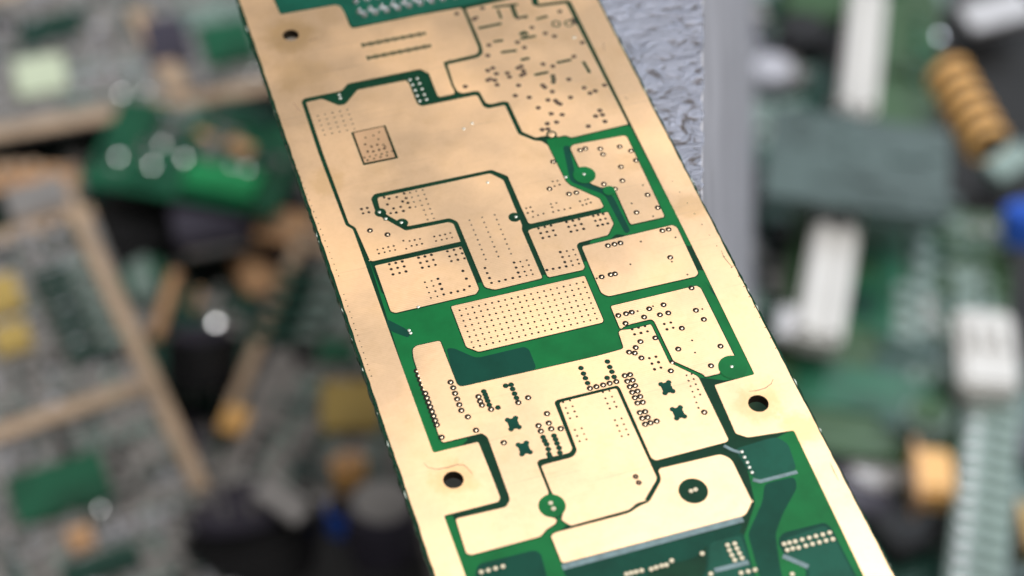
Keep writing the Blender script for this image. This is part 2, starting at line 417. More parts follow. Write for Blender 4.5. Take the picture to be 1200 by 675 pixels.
# ------------------------------------------------------------------ main circuit board
BOARD_TOP = 0.5655
THICK = 1.6
D = {
'specks':[(2.85,35.29),(4.57,36.14),(27.93,51.3),(3.03,22.45),(-15.12,0.44)],
'plates':{
'frame_hole':[(-18.96,89.38),(-20.22,75.33),(-19.99,71.26),(-10.06,71.02),(-9.29,70.38),(-9.04,68.64),(-9.02,64.9),(-8.68,64.26),(3.33,64.39),(11.01,64.14),(11.29,63.5),(11.08,53.45),(10.75,52.36),(10.15,51.93),(4.16,51.66),(3.87,45.67),(3.99,44.07),(3.6,43.61),(1.01,43.61),(0.8,44.13),(0.92,49.78),(0.83,49.74),(-0.22,51.1),(-13.07,51.05),(-14.45,49.67),(-21.04,49.65),(-21.62,49.11),(-21.82,36.38),(-21.51,19.87),(-20.65,18.8),(-20.63,14.81),(-20.62,-8.36),(-20.55,-26.5),(-13.93,-26.5),(-13.69,-26.67),(-13.57,-33.16),(-13.57,-36.84),(-14.03,-37.39),(-22.14,-37.39),(-22.09,-45.68),(-22.05,-59.56),(30.83,-75.63),(31.12,-63.8),(31.56,-37.99),(24.55,-37.22),(23.08,-36.05),(23.36,-26.75),(29.96,-26.6),(30.19,-0.14),(30.19,28.13),(30.35,60.22),(30.1,60.78),(24.59,61.23),(26.73,69.04),(31.89,78.66)],
'dots':[(11.76,63.72),(18.86,63.93),(24.26,64.49),(23.56,61.39),(24.42,60.65),(29.52,60.14),(29.8,28.56),(19.47,28.25),(18.72,29.06),(17.45,28.99),(17.18,29.41),(15.51,29.84),(13.74,29.92),(12,31.85),(11.91,39.3),(11.2,39.6),(8.9,39.53),(8.16,40.07),(7.92,42.97),(7.45,43.3),(5.06,43.34),(4.36,44.03),(4.18,45.58),(4.58,50.98),(10.13,51.14),(11.29,51.87),(11.65,53.62)],
'main':[(-21,48.74),(-18.13,48.81),(-15.83,46.48),(-14.73,46.45),(-11.86,49.24),(-3.28,49.19),(-2.96,48.29),(-2.97,43.13),(-2.38,42.42),(-1.56,42.41),(7.17,42.41),(7.45,42.04),(7.6,39.37),(8.21,38.78),(11.21,38.77),(11.3,31.56),(13.44,29.36),(14.44,28.97),(15.18,27.83),(15.2,27.26),(15.43,19.06),(15.82,18.04),(19.49,13.98),(19.54,12.07),(19.06,11.83),(6.93,11.82),(6.61,12.15),(6.56,16.36),(6.58,22.9),(4.48,24.95),(-15.41,25.12),(-16.14,24.31),(-16.21,20.76),(-15.93,20.45),(-12.66,16.16),(-12.13,16.15),(-5.56,15.97),(-4.88,15.39),(-4.89,11.45),(-4.99,11.37),(-19.43,11.32),(-19.94,11.75),(-19.83,11.59),(-20.24,19.02),(-21.03,20.06),(-21.18,36.19)],
'main_hole':[(-15.49,39.72),(-9.51,39.76),(-9.49,31.82),(-15.46,31.84)],
'small':[(-15.14,39.56),(-9.82,39.6),(-9.88,32.14),(-15.17,32.26)],
'big':[(-15.2,24.3),(4.06,24.32),(5.72,22.26),(5.59,11.87),(5.25,11.11),(5.25,0.44),(-2.73,0.32),(-4.11,1.27),(-4.16,7.92),(-4.22,15.66),(-5.2,16.67),(-12.24,16.87),(-14.79,20.34),(-15.44,21.84)],
'lowl':[(-19.39,10.32),(-19.15,10.46),(-5.06,10.43),(-4.99,1.15),(-5.72,0.34),(-18.83,0.21),(-19.46,0.76)],
'midr':[(6.03,10.6),(6.83,10.85),(19.82,10.87),(19.85,8.12),(18.14,6.04),(13.08,5.83),(12.57,5.36),(12.36,0.73),(11.88,0.27),(6.24,0.34),(6.01,0.68)],
'r1':[(18.5,26.08),(19.23,26.7),(28.26,26.33),(28.58,25.84),(28.31,7.11),(22.42,7.11),(22.32,7.72),(22.48,14.88),(22.3,15.61),(21.65,15.98),(20.55,16.03),(19.07,17.51),(18.48,21.58)],
'r2':[(13.21,5.02),(28.85,5.25),(29.41,4.5),(29.18,-5.55),(28.51,-6.05),(13.88,-5.98),(13.01,-5.04),(13.07,0.21)],
'grid':[(-10.28,-0.87),(11.75,-0.88),(11.59,-10.24),(11.23,-10.66),(-8.72,-10.69),(-10.32,-9.22)],
'r3':[(13.51,-7.84),(27.95,-7.77),(28.41,-8.45),(28.43,-22.76),(27.8,-22.74),(26.26,-22.89),(25.26,-23.88),(25.12,-25.03),(22.61,-25.01),(22.5,-24.45),(19.05,-20.73),(18.97,-12.62),(18.65,-12.15),(15.23,-12.17),(14.22,-12.35),(13.6,-12.63),(13.38,-12.41)],
'center':[(-18.25,-7.25),(-17.54,-6.77),(-13.7,-6.83),(-13.63,-15.69),(-13.11,-16.18),(8.33,-16.49),(12.64,-16.3),(12.95,-13.02),(13.57,-12.77),(15.11,-13.08),(18.25,-13.01),(18.37,-13.36),(18.42,-20.85),(18.6,-21.21),(18.78,-21.23),(21.68,-24.56),(21.72,-36.77),(21.19,-37.1),(10.07,-37.2),(9.57,-36.57),(9.5,-23.26),(9.3,-22.69),(-0.23,-22.66),(-0.73,-23.01),(-0.84,-31.71),(-1.54,-32.29),(-6.12,-32.15),(-6.63,-32.59),(-6.61,-38.05),(-8.45,-39.77),(-8.23,-41.55),(-6.94,-42.5),(-7.28,-43.23),(-9,-43.84),(-9.98,-44.66),(-20.41,-44.76),(-20.99,-44.29),(-20.8,-38.52),(-20.44,-38.29),(-13.26,-38.48),(-12.35,-37.45),(-12.2,-26.04),(-12.8,-25.3),(-13.09,-25.27),(-18.84,-25.24),(-18.97,-23.47),(-18.6,-8.96)],
'inner':[(-0.12,-23.14),(8.83,-23.08),(9.06,-23.35),(9.12,-33.84),(9.22,-40.17),(6.01,-43.26),(6.36,-43.17),(4.67,-43.39),(3.49,-44.08),(-5.31,-44.22),(-5.69,-43.93),(-6.38,-42.96),(-6.35,-42.68),(-5.21,-40.75),(-6.28,-38.13),(-6.29,-33.26),(-5.83,-33.08),(-1.33,-33.05),(-0.38,-32.22)],
'bottom':[(-8.73,-44.96),(-8.06,-44.57),(3.38,-44.52),(4.79,-43.88),(6.47,-43.57),(6.88,-43.33),(9.69,-40.5),(9.78,-38.85),(10.22,-38.58),(19.67,-38.76),(20.82,-40.1),(20.89,-47.93),(21.03,-47.68),(19.08,-49.77),(-8.28,-49.74),(-8.66,-49.48)]},
'bright':[[(-19.87,11.62),(-19.74,4.48),(5.98,1.06),(13.42,1.99),(31.45,-5.72),(30.16,-26.85),(25.32,-26.42),(19.48,-23.67),(14.07,-17.81),(-0.56,-18.54),(-14.8,-19.11),(-15.65,-26.27),(-20.63,-26.84),(-20.57,-9.22)],[(15.38,29.21),(18.32,28.98),(29.94,28.31),(30.35,-0),(19.48,6.03),(17.55,4.71),(14.55,5.21),(18.11,8.72),(19.19,13.44),(14.87,18.84)],[(-22.14,-37.59),(-20.97,-37.49),(-20.59,-44.55),(-9.04,-43.92),(-6.52,-42.14),(-5.33,-43.54),(-8.15,-45.07),(-7.87,-49.84),(-11.88,-62.65),(-22.71,-59.36)],[(22.94,-39.73),(31.68,-37.71),(30.95,-75.39),(13.97,-70.23),(15.41,-56.87),(16.47,-54.27),(21.19,-48.21)],[(-8.74,-39.68),(-6.37,-37.91),(-6.25,-38.52),(-7.41,-41.98),(-6.26,-43.84),(-9.53,-43.98),(-7.2,-42.8),(-8.35,-41.89)],[(-21.43,-23.46),(-15.02,-24.57),(-15.12,-25.95),(-20.68,-26.48)]],
'dark':[[(-13.2,-8.58),(-12.17,-8.8),(-9.42,-11.64),(-1.8,-11.62),(-1.24,-12.22),(-1.26,-16.24),(-13.62,-16.2),(-13.79,-13.96)],[(-20.55,-0.27),(-18.1,-3.12),(-17.68,-4.29),(-18.2,-4.92),(-20.58,-2.82)],[(17.52,26.84),(18.63,26.78),(17.27,19.53),(21.23,15.37),(21.76,13.73),(21.88,5.9),(21.06,5.66),(20.89,6.19),(20.57,14.57),(16.1,18.86)],[(23.81,-45.42),(28.5,-45.54),(28.12,-47.38),(24.33,-50.97),(21.96,-53.84),(20.6,-58.61),(19.56,-63.36),(16.7,-62.49),(17.54,-56.95),(18.2,-52.71),(22.3,-48.25)],[(21.91,-38.53),(27.51,-38.2),(28.81,-38.39),(29.88,-39.92),(29.28,-44.52),(23.46,-44.65),(22.52,-43.67)],[(22.91,-53.94),(29.52,-54.05),(30.04,-55.15),(30.18,-66.58),(21.86,-64.06),(23.95,-60.35),(21.89,-57.9),(21.69,-55.25)],[(-19.96,-46.36),(-11.64,-46.49),(-10.93,-47.26),(-11.59,-53.93),(-22.09,-50.75)],[(3.87,-50.8),(18.24,-50.84),(16.97,-52.34),(13.19,-51.94),(9.69,-54.22),(5.84,-54.15),(2.46,-54.59),(-0.45,-57.3),(-5.3,-55.84),(-8.91,-51.69),(-8.8,-50.46)],[(12.25,-51.85),(17.69,-52.18),(16.83,-57.47),(16.12,-62.32),(6.97,-59.55),(10.5,-56.29)],[(29.79,-8.17),(29.21,-6.86),(30.19,-9.44),(30.19,-11.26),(29.79,-10)]],
'teal':[[(-19.62,92.04),(-19.97,75.73),(-20.08,71.34),(-9.89,71.21),(-9.01,68.63),(-8.67,64.62),(14.4,64.71),(27.34,65.03),(31.51,77.51)],[(21.91,-38.53),(27.51,-38.2),(28.81,-38.39),(29.88,-39.92),(29.28,-44.52),(23.46,-44.65),(22.52,-43.67)],[(23.14,-54.94),(29.3,-54.55),(29.74,-55.81),(29.9,-66.49),(22.43,-64.23),(24.38,-60.48),(22.18,-57.99),(22.28,-55.8)],[(12.49,-52.48),(17.2,-52.59),(16.54,-57.39),(15.84,-62.23),(7.4,-59.68),(10.78,-56.38)]],
'mask_sheen':[([(-8.68,-50.28),(18.37,-50.2)],0.95),([(20.67,-37.56),(21.65,-38.74),(22.43,-39.33)],0.5),([(22.5,-44.37),(23.35,-44.93),(29.1,-44.93)],0.6),([(11.52,-56.96),(12.81,-56.99),(16.42,-57.05)],0.75),([(21.63,-57.57),(24.2,-60.14)],0.75)],
'ring':[(14.07,-9.98),(15.34,-9.98),(16.29,-9.97),(17.79,-11.42),(19.13,-10.09),(21.55,-9.97),(20.31,-11.69),(21.68,-11.72),(26,-12.44),(26.52,-14.48),(22.61,-15.15),(20.62,-18.8),(27.04,-20.12),(24.25,-23.22),(18.04,-22.39),(15.58,-15.78),(14.48,-16.67),(13.2,-17.22),(13.97,-17.63),(14.62,-18.8),(18.02,-15.77),(14.6,-11.77),(18.8,-20.94),(26.02,-1.17),(14.2,-1.88),(15.72,-1.86),(16.43,-1.89),(26.98,-8.03),(17.35,3.99),(18.43,3.96),(19.45,3.94),(26.82,4.5),(27.88,4.47),(24.19,9.38),(27.88,9.38),(27.26,12.51),(24.38,16.64),(21.2,16.77),(22.59,15.22),(25.2,19.63),(23.32,23.15),(23.3,24.49),(26.6,24.04),(19.95,25.1),(20.94,25.23),(28.06,22.59),(28.1,20.32),(12.3,18.28),(15,16.3),(16.24,16.23),(14.82,23.88),(-18.15,17.75),(-15.7,16.12),(-14.48,-14.95),(-14.41,-16.05),(-14.44,-17.13),(-14.45,-18.22),(-14.44,-19.3),(-14.45,-20.4),(-13.87,-21.8),(-13.44,-24.47),(-10.2,-27.76),(-18.63,-24.23),(-11.26,-18.7),(-11.3,-19.58),(-11.24,-20.36),(-10.17,-21.46),(-5.91,-21.45),(-4.23,-21.02),(-2.46,-24.59),(-4.35,-26.32),(-4.34,-27.36),(-2.75,-26.31),(-2.74,-27.4),(-1.39,-27.76),(-18.72,-11.43),(-18.72,-12.32),(-18.71,-13.2),(-18.71,-14.09),(-18.71,-14.97),(-18.7,-15.84),(-18.7,-16.71),(-18.7,-17.58),(-18.69,-18.45),(-18.69,-19.32),(-18.69,-20.18),(-18.68,-21.03),(-18.68,-21.89),(5.2,-22),(6.23,-21.98),(7.31,-21.98),(8.36,-21.96),(9.42,-21.95),(11.03,-21.25),(11.88,-21.3),(11.04,-22.36),(11.89,-22.39),(11.04,-23.44),(11.89,-23.44),(11.03,-24.51),(11.88,-24.54),(11.07,-25.56),(11.92,-25.59),(11.1,-26.61),(11.9,-26.7),(10.83,-28.38),(11.65,-28.42),(10.82,-29.45),(11.65,-29.52),(10.85,-30.58),(11.69,-30.56),(12.68,-30.56),(20.06,-31.06)],
'solid':[(-10.21,-18.02),(-10.19,-18.6),(-10.19,-19.22),(-10.19,-19.86),(-10.19,-20.64),(-9.09,-21.46),(-6.77,-17.95),(-5.92,-18),(-5.95,-18.82),(-5.94,-19.74),(-5.91,-20.57),(-4.36,-28.5),(-4.35,-29.18),(-4.27,-29.84),(-4.31,-30.74),(-2.74,-28.7),(-2.73,-29.38),(-2.75,-30.13),(-2.72,-30.98),(5.16,-18.01),(5.19,-19.11),(5.18,-20.01),(5.19,-20.99),(9.42,-18),(9.41,-19.07),(9.42,-20.01),(9.41,-21.02),(8.34,-20.9),(-4.49,-31.61),(-4.49,-32.12),(-2.9,-31.81),(-2.78,-32.24)],
'speck':[(6.29,-38.95),(6.35,-40.06),(6.02,44.87),(11.37,43.76),(10.61,45.41),(10.89,47.53),(11.9,47.9),(12.07,46.36),(11.35,44.92),(10.18,45.26),(13.94,45.99),(14,44.98),(16.07,46.7),(16.74,46.95),(16.77,45.83),(16.7,45.02),(16.12,44.8),(14.86,42.59),(13.56,40.36),(15.72,39.3),(16.42,36.51),(18.59,37.82),(19.77,37.32),(19.96,36.72),(20.28,36.31),(18.07,34.54),(19.78,33.83),(18.3,32.4),(16.69,32.5),(15.41,31.4),(16.4,31.27),(22.49,37.34),(19.94,39.54),(18.84,41.49),(19.03,40.89),(21.27,43.15),(21.16,42.36),(20.85,41.68),(23.63,41.59),(20.56,46.41),(22.03,45.42),(25.48,38.91),(29.06,38.53),(26.01,37.4),(27.06,37.64),(26.23,32.97),(26.31,31.88),(25.12,31.91),(26.2,30.27),(23.11,30.01),(28.89,49.64),(18.73,51.26),(12.01,51.11),(18,52.89),(24.71,52.56),(23.38,53.69),(27.68,58.37),(21.59,55.75),(21.36,58.72),(20,58.82),(26.31,46.76),(12.96,53.54),(29.15,55.61),(29.28,54.82),(12.39,60.6),(12.87,60.87),(14.71,62.97),(9.9,62.88)],
'kdot':[(20.31,-13.6),(21.38,-13.62),(20.33,-14.71),(21.37,-14.7),(15.19,-13.16),(16.24,-13.15),(17.29,-13.15),(15.2,-14.21),(16.24,-14.23),(17.31,-14.23),(15.77,-19.22),(16.83,-19.22),(16.83,-20.32),(15.78,-20.29),(16.82,-21.39),(15.78,-21.41),(7.86,10.57),(8.93,10.58),(9.99,10.58),(7.88,9.51),(8.93,9.49),(9.99,9.49),(7.89,8.43),(8.94,8.41),(10.01,8.44),(12.63,10.61),(13.69,10.58),(14.76,10.59),(12.63,9.52),(13.69,9.49),(14.77,9.52),(12.65,8.43),(13.68,8.41),(14.78,8.43),(17.2,10.59),(18.06,10.6),(18.89,10.59),(17.18,9.53),(18.02,9.52),(18.9,9.52),(17.2,8.43),(18.04,8.45),(18.91,8.42),(9.61,4.83),(9.62,3.74),(9.62,2.65),(9.54,1.73),(8.44,1.78),(7.4,1.84),(6.37,1.89),(1.89,4.82),(1.88,3.74),(1.87,2.67),(1.86,1.77),(0.72,1.83),(-0.47,1.83),(-1.53,1.81),(-2.78,1.83),(-2.79,2.87),(-2.83,3.95),(-2.85,5.05),(-17.07,10.04),(-16.03,10.02),(-14.96,10.03),(-17.06,8.97),(-16.02,8.96),(-14.95,8.95),(-17.07,7.87),(-16.01,7.86),(-14.96,7.88),(-12.29,10.05),(-11.25,10.02),(-10.17,10.04),(-12.3,8.94),(-11.22,8.96),(-10.17,8.95),(-12.29,7.89),(-11.23,7.85),(-10.15,7.87),(-7.53,10.04),(-6.45,10.03),(-5.37,10.02),(-7.52,8.95),(-6.45,8.97),(-5.4,8.97),(-7.51,7.89),(-6.46,7.89),(-5.37,7.87),(-6.36,5.45),(-6.3,3.77),(-6.27,2.15),(-7.29,1.69),(-8.33,1.68),(-9.43,1.7),(-10.61,1.7),(-10.59,2.83),(-10.58,3.91),(-10.58,5),(-18.25,22.57),(-17.3,22.55),(-18.24,21.59),(-17.29,21.57),(-14.08,24),(-13.37,23.53),(-12.09,23.5),(-10.72,23.92),(-13.97,22.36),(-10.7,22.86),(-11.45,22.32),(-10.7,21.78),(-12.07,21.25),(-13.25,21.25),(-10.69,20.7),(-11.88,20.27),(-13.06,20.27),(-13.98,20.39)],
'sdot':[(17.23,-10.01),(19.88,-9.78),(27.05,-12.49),(23.27,-17.83),(22.83,-20.18),(25.96,-2.09),(19.45,-0.73),(27.35,-5.29),(13.35,-1.95),(10.67,4.74),(11.75,4.73),(10.68,3.65),(11.74,3.64),(10.66,2.57),(11.73,2.56),(10.61,1.67),(11.66,1.69),(2.9,4.74),(3.97,4.73),(2.93,3.63),(3.97,3.65),(2.91,2.58),(3.96,2.58),(2.94,1.72),(3.97,1.69),(-12.73,4.9),(-11.65,4.88),(-12.72,3.81),(-11.66,3.8),(-12.71,2.7),(-11.66,2.71),(-12.72,1.6),(-11.66,1.61),(-18.07,13.5),(-17.12,13.51),(-16.27,13.54),(-15.39,13.53),(-18.05,12.64),(-17.1,12.66),(-16.25,12.69),(-15.4,12.66),(-13.61,14.16),(-12.69,13.83),(-11.85,13.81),(-10.97,13.78),(-13.64,12.4),(-12.66,12.73),(-11.82,12.71),(-10.94,12.7),(-8.66,13.61),(-7.71,13.58),(-6.86,13.56),(-5.99,13.62),(-8.65,12.62),(-7.7,12.62),(-6.87,12.6),(-6,12.6),(-9.17,-2.04),(-8.12,-2.04),(-7.07,-2.05),(-6.02,-2.05),(-4.97,-2.05),(-3.91,-2.06),(-2.85,-2.06),(-1.79,-2.06),(-0.73,-2.06),(0.33,-2.07),(1.4,-2.07),(2.46,-2.07),(3.53,-2.07),(4.6,-2.08),(5.67,-2.08),(6.74,-2.08),(7.82,-2.09),(8.9,-2.09),(9.97,-2.09),(11.05,-2.09),(-9.18,-3.13),(-8.14,-3.14),(-7.09,-3.14),(-6.04,-3.14),(-4.98,-3.15),(-3.93,-3.15),(-2.87,-3.15),(-1.82,-3.15),(-0.76,-3.16),(0.3,-3.16),(1.36,-3.16),(2.43,-3.17),(3.49,-3.17),(4.56,-3.17),(5.63,-3.17),(6.7,-3.18),(7.77,-3.18),(8.84,-3.18),(9.92,-3.19),(11,-3.19),(-9.19,-4.22),(-8.15,-4.23),(-7.1,-4.23),(-6.05,-4.23),(-5,-4.23),(-3.95,-4.24),(-2.9,-4.24),(-1.84,-4.24),(-0.79,-4.25),(0.27,-4.25),(1.33,-4.25),(2.39,-4.26),(3.46,-4.26),(4.52,-4.26),(5.59,-4.26),(6.65,-4.27),(7.72,-4.27),(8.79,-4.27),(9.87,-4.28),(10.94,-4.28),(-9.2,-5.31),(-8.16,-5.31),(-7.11,-5.31),(-6.07,-5.32),(-5.02,-5.32),(-3.97,-5.32),(-2.92,-5.32),(-1.87,-5.33),(-0.81,-5.33),(0.24,-5.33),(1.3,-5.34),(2.36,-5.34),(3.42,-5.34),(4.48,-5.35),(5.54,-5.35),(6.61,-5.35),(7.67,-5.35),(8.74,-5.36),(9.81,-5.36),(10.88,-5.36),(-9.21,-6.39),(-8.17,-6.39),(-7.13,-6.39),(-6.08,-6.39),(-5.04,-6.4),(-3.99,-6.4),(-2.94,-6.4),(-1.89,-6.41),(-0.84,-6.41),(0.21,-6.41),(1.27,-6.42),(2.32,-6.42),(3.38,-6.42),(4.44,-6.43),(5.5,-6.43),(6.56,-6.43),(7.63,-6.43),(8.69,-6.44),(9.76,-6.44),(10.83,-6.44),(-9.22,-7.46),(-8.18,-7.46),(-7.14,-7.47),(-6.1,-7.47),(-5.06,-7.47),(-4.01,-7.47),(-2.97,-7.48),(-1.92,-7.48),(-0.87,-7.48),(0.18,-7.49),(1.23,-7.49),(2.29,-7.49),(3.34,-7.5),(4.4,-7.5),(5.46,-7.5),(6.52,-7.51),(7.58,-7.51),(8.64,-7.51),(9.71,-7.52),(10.77,-7.52),(-9.22,-8.53),(-8.19,-8.53),(-7.15,-8.53),(-6.11,-8.54),(-5.07,-8.54),(-4.03,-8.54),(-2.99,-8.55),(-1.94,-8.55),(-0.9,-8.55),(0.15,-8.56),(1.2,-8.56),(2.25,-8.56),(3.3,-8.57),(4.36,-8.57),(5.41,-8.57),(6.47,-8.58),(7.53,-8.58),(8.59,-8.58),(9.65,-8.59),(10.72,-8.59),(-9.23,-9.59),(-8.2,-9.6),(-7.17,-9.6),(-6.13,-9.6),(-5.09,-9.61),(-4.05,-9.61),(-3.01,-9.61),(-1.97,-9.62),(-0.93,-9.62),(0.12,-9.62),(1.17,-9.63),(2.22,-9.63),(3.27,-9.63),(4.32,-9.64),(5.37,-9.64),(6.43,-9.64),(7.48,-9.65),(8.54,-9.65),(9.6,-9.65),(10.66,-9.66),(0.5,-23.3),(1.6,-23.31),(0.56,-24.43),(1.62,-24.42),(0.54,-25.4),(1.59,-25.4),(0.55,-26.38),(1.61,-26.38),(6.83,-23.26),(7.85,-23.31),(6.8,-24.44),(7.86,-24.43),(6.79,-25.42),(7.85,-25.42),(6.79,-26.39),(7.86,-26.36),(6.8,-28.63),(7.85,-28.61),(6.79,-29.65),(7.82,-29.7),(6.79,-30.67),(7.83,-30.67),(6.78,-31.63),(7.82,-31.63),(0.55,-28.61),(1.6,-28.61),(0.52,-29.71),(1.61,-29.7),(0.55,-30.72),(1.62,-30.68),(13.33,19.67),(14.12,19.59),(13.29,18.59),(14.18,18.68),(7.32,15.25),(8.06,15.28),(7.24,14.21),(8.1,14.29),(7.81,13.16),(8.69,13.29),(9.63,13.36),(11.47,15.02),(12.38,15),(11.41,14.3),(11.25,13.27),(12.19,13.34),(13.2,13.29),(14.19,13.29),(16.19,14.27),(17.11,14.25),(17.59,14.35),(16.32,13.35),(17,13.4),(17.78,13.51),(24.1,11.46),(27.28,14.7),(26.48,7.83),(22.68,3.28),(28.34,2.57),(-13.49,37.87),(-12.09,37.99),(-13.95,36.4),(-11.5,36.92),(-13.06,35.65),(-12.04,35.76),(-11.08,35.48),(-12.02,34.62),(-11.05,34.55),(-13,34.5),(-13.95,34.54),(-10.98,38.44),(-13.88,36.38),(-12.02,35.73),(-10.92,35.05),(-13.01,35.51),(-12.04,34.45),(-13.09,34.4),(-13.95,34.75),(-11.23,34.58),(-14.84,33.48),(-13.93,33.47),(-12.88,33.52),(-11.9,33.49),(-10.94,33.62),(-10.02,33.61),(-14.48,32.77),(-13.37,32.8),(-12.25,32.88),(-11.14,32.91),(20.03,-23.86),(19.95,-24.91),(19.86,-25.95),(19.77,-26.99),(19.69,-28.02),(19.6,-29.05),(19.52,-30.07),(20.84,-23.85),(20.8,-24.85),(20.75,-25.85),(20.71,-26.85),(20.67,-27.84)],
'bump':[(-2.24,15.37),(-2.24,14.28),(-2.23,13.18),(-2.23,12.09),(-2.22,11.01),(-2.22,9.93),(-2.21,8.85),(-2.21,7.78),(-2.2,6.72),(-0.11,15.36),(-0.11,14.26),(-0.11,13.17),(-0.11,12.08),(-0.11,11),(-0.11,9.92),(-0.1,8.84),(-0.1,7.77),(-0.1,6.71),(2,15.34),(2,14.25),(2,13.15),(2,12.07),(2,10.99),(2,9.91),(2,8.84),(2,7.77),(2,6.7),(-9.78,23.83),(-8.7,23.89),(-7.64,23.82),(-9.75,22.76),(-8.67,22.8),(-7.63,22.79),(-9.73,21.7),(-8.68,21.69),(-7.63,21.76),(-9.76,20.57),(-8.67,20.61),(-7.63,20.62),(-8.66,19.53),(-7.63,19.52),(-8.67,18.46),(-7.65,18.42),(-8.66,17.39),(-7.62,17.35),(-19.86,45.02),(-19.85,43.86),(-19.83,42.7),(-19.82,41.54),(-19.8,40.39),(-18.58,45.03),(-18.57,43.86),(-18.55,42.7),(-18.54,41.54),(-18.53,40.39),(-17.29,45.04),(-17.28,43.87),(-17.27,42.7),(-17.26,41.54),(-17.25,40.39),(-16,45.04),(-16,43.87),(-15.99,42.71),(-15.98,41.55),(-15.98,40.39),(-14.71,45.05),(-14.71,43.88),(-14.7,42.71),(-14.7,41.55),(-14.7,40.39)],
'pad':[(22.46,-55.78),(23.27,-55.8),(24.15,-55.84),(25.2,-55.86),(26.29,-55.86),(27.32,-55.87),(28.36,-55.92),(29.43,-55.9),(22.5,-56.83),(23.33,-56.82),(24.18,-56.93),(25.3,-56.93),(26.32,-56.94),(27.37,-56.96),(28.39,-56.97),(29.43,-57.03),(14.71,-53.63),(15.77,-53.69),(14.65,-54.5),(15.75,-54.53),(14.67,-55.35),(15.8,-55.36),(14.75,-56.19),(15.86,-56.19),(14.83,-58.4),(15.87,-58.46),(16.89,-58.51),(10.76,-53.88),(10.7,-57.33),(21.62,-60.67),(6.23,-53.72),(2.99,-54.2),(3.75,-54.14),(4.57,-54.1),(5.26,-54.16),(-19.86,-47.77),(-18.84,-47.79),(-17.77,-47.78),(-16.7,-47.78),(-0.59,-53.95),(0.11,-53.95),(0.83,-53.99),(1.62,-54.01),(-6.97,-39.72),(-6.89,-40.74),(13.07,-43.59),(13.79,-43.54)],
'white':[(22.74,-39.32),(22.74,-40.32),(22.78,-41.29),(22.75,-42.19),(22.77,-43.13),(-2.63,49.07),(-2.55,47.75),(-2.49,46.37),(-2.49,45.01),(-2.42,43.68),(-1.33,49.05),(-1.3,47.74),(-1.25,46.33),(-1.27,44.95),(-1.23,43.68),(-15.14,48.9),(-15.2,48.05),(-17.73,-3.62),(-17.66,-4.21),(-15.68,21.12),(-12.89,17.97),(-15.07,19.47),(5.14,13.96),(18.81,19.77),(15.7,19.99),(27.21,-24.29)],
'discs':[(-15.53,20.99,0.95),(-12.78,17.83,0.97),(-15.07,19.47,0.43),(4.91,13.94,0.99),(18.8,19.59,1.87),(-6.92,-40.23,1.98),(13.41,-43.66,2.16),(27.33,-24.41,2.23),(21.57,15.14,1.04)],
'stars':[(-7.8,-24.9),(-7.65,-29.62),(16.33,-25.21),(16.33,-30.07)],
'holes':[(-19.13,-31.91,1.48),(28.45,-31.87,1.55),(-19.52,65.53,1.39)],
'bars':[((14.59,51.21),(17.06,50.95),0.56),((17.31,48.46),(18.61,48.48),0.56),((18.4,44.26),(20.63,44.27),0.56),((23.11,46.06),(25.49,46.1),0.56),((27.47,44.97),(27.63,42.25),0.56),((12.62,58.16),(16.61,58.22),0.56),((14.14,54.17),(15.56,54.05),0.56),((18.88,53.55),(21.44,53.5),0.56),((19.08,54.75),(20.25,54.7),0.56),((23.2,57.61),(25.06,57.78),0.56),((21.21,43.33),(20.85,41.46),0.56),((16.7,62.76),(20.95,62.21),0.55),((19.94,62.07),(19.77,59.15),0.75),((17.23,61.8),(17.12,59.57),0.45),((24.38,60.97),(24.31,62.58),0.6),((20.55,58.76),(21.63,58.79),0.6)],
'rings':[(26.01,55.46,0.84),(28.24,54.99,0.84),(19.78,54.57,0.73),(16.55,29.91,0.89)],
'slots':[(-8.15,59.62),(-7.67,59.62),(-7.18,59.62),(-6.7,59.61),(-6.22,59.61),(-5.73,59.6),(-5.25,59.6),(-4.76,59.6),(-4.28,59.59),(-3.79,59.59),(-3.31,59.59),(-2.82,59.58),(-2.34,59.58),(-1.85,59.57),(-1.36,59.57),(-0.88,59.57),(-0.39,59.56),(0.1,59.56),(0.59,59.56),(1.07,59.55),(1.56,59.55),(2.05,59.54),(2.54,59.54),(3.03,59.54),(-8.09,56.23),(-7.61,56.23),(-7.13,56.23),(-6.65,56.23),(-6.17,56.23),(-5.69,56.23),(-5.2,56.23),(-4.72,56.23),(-4.24,56.23),(-3.75,56.23),(-3.27,56.23),(-2.79,56.23),(-2.3,56.23),(-1.82,56.23),(-1.33,56.23),(-0.85,56.23),(-0.36,56.23),(0.12,56.23),(0.61,56.23),(1.1,56.23),(1.58,56.23),(2.07,56.23),(2.56,56.23),(3.05,56.23)],
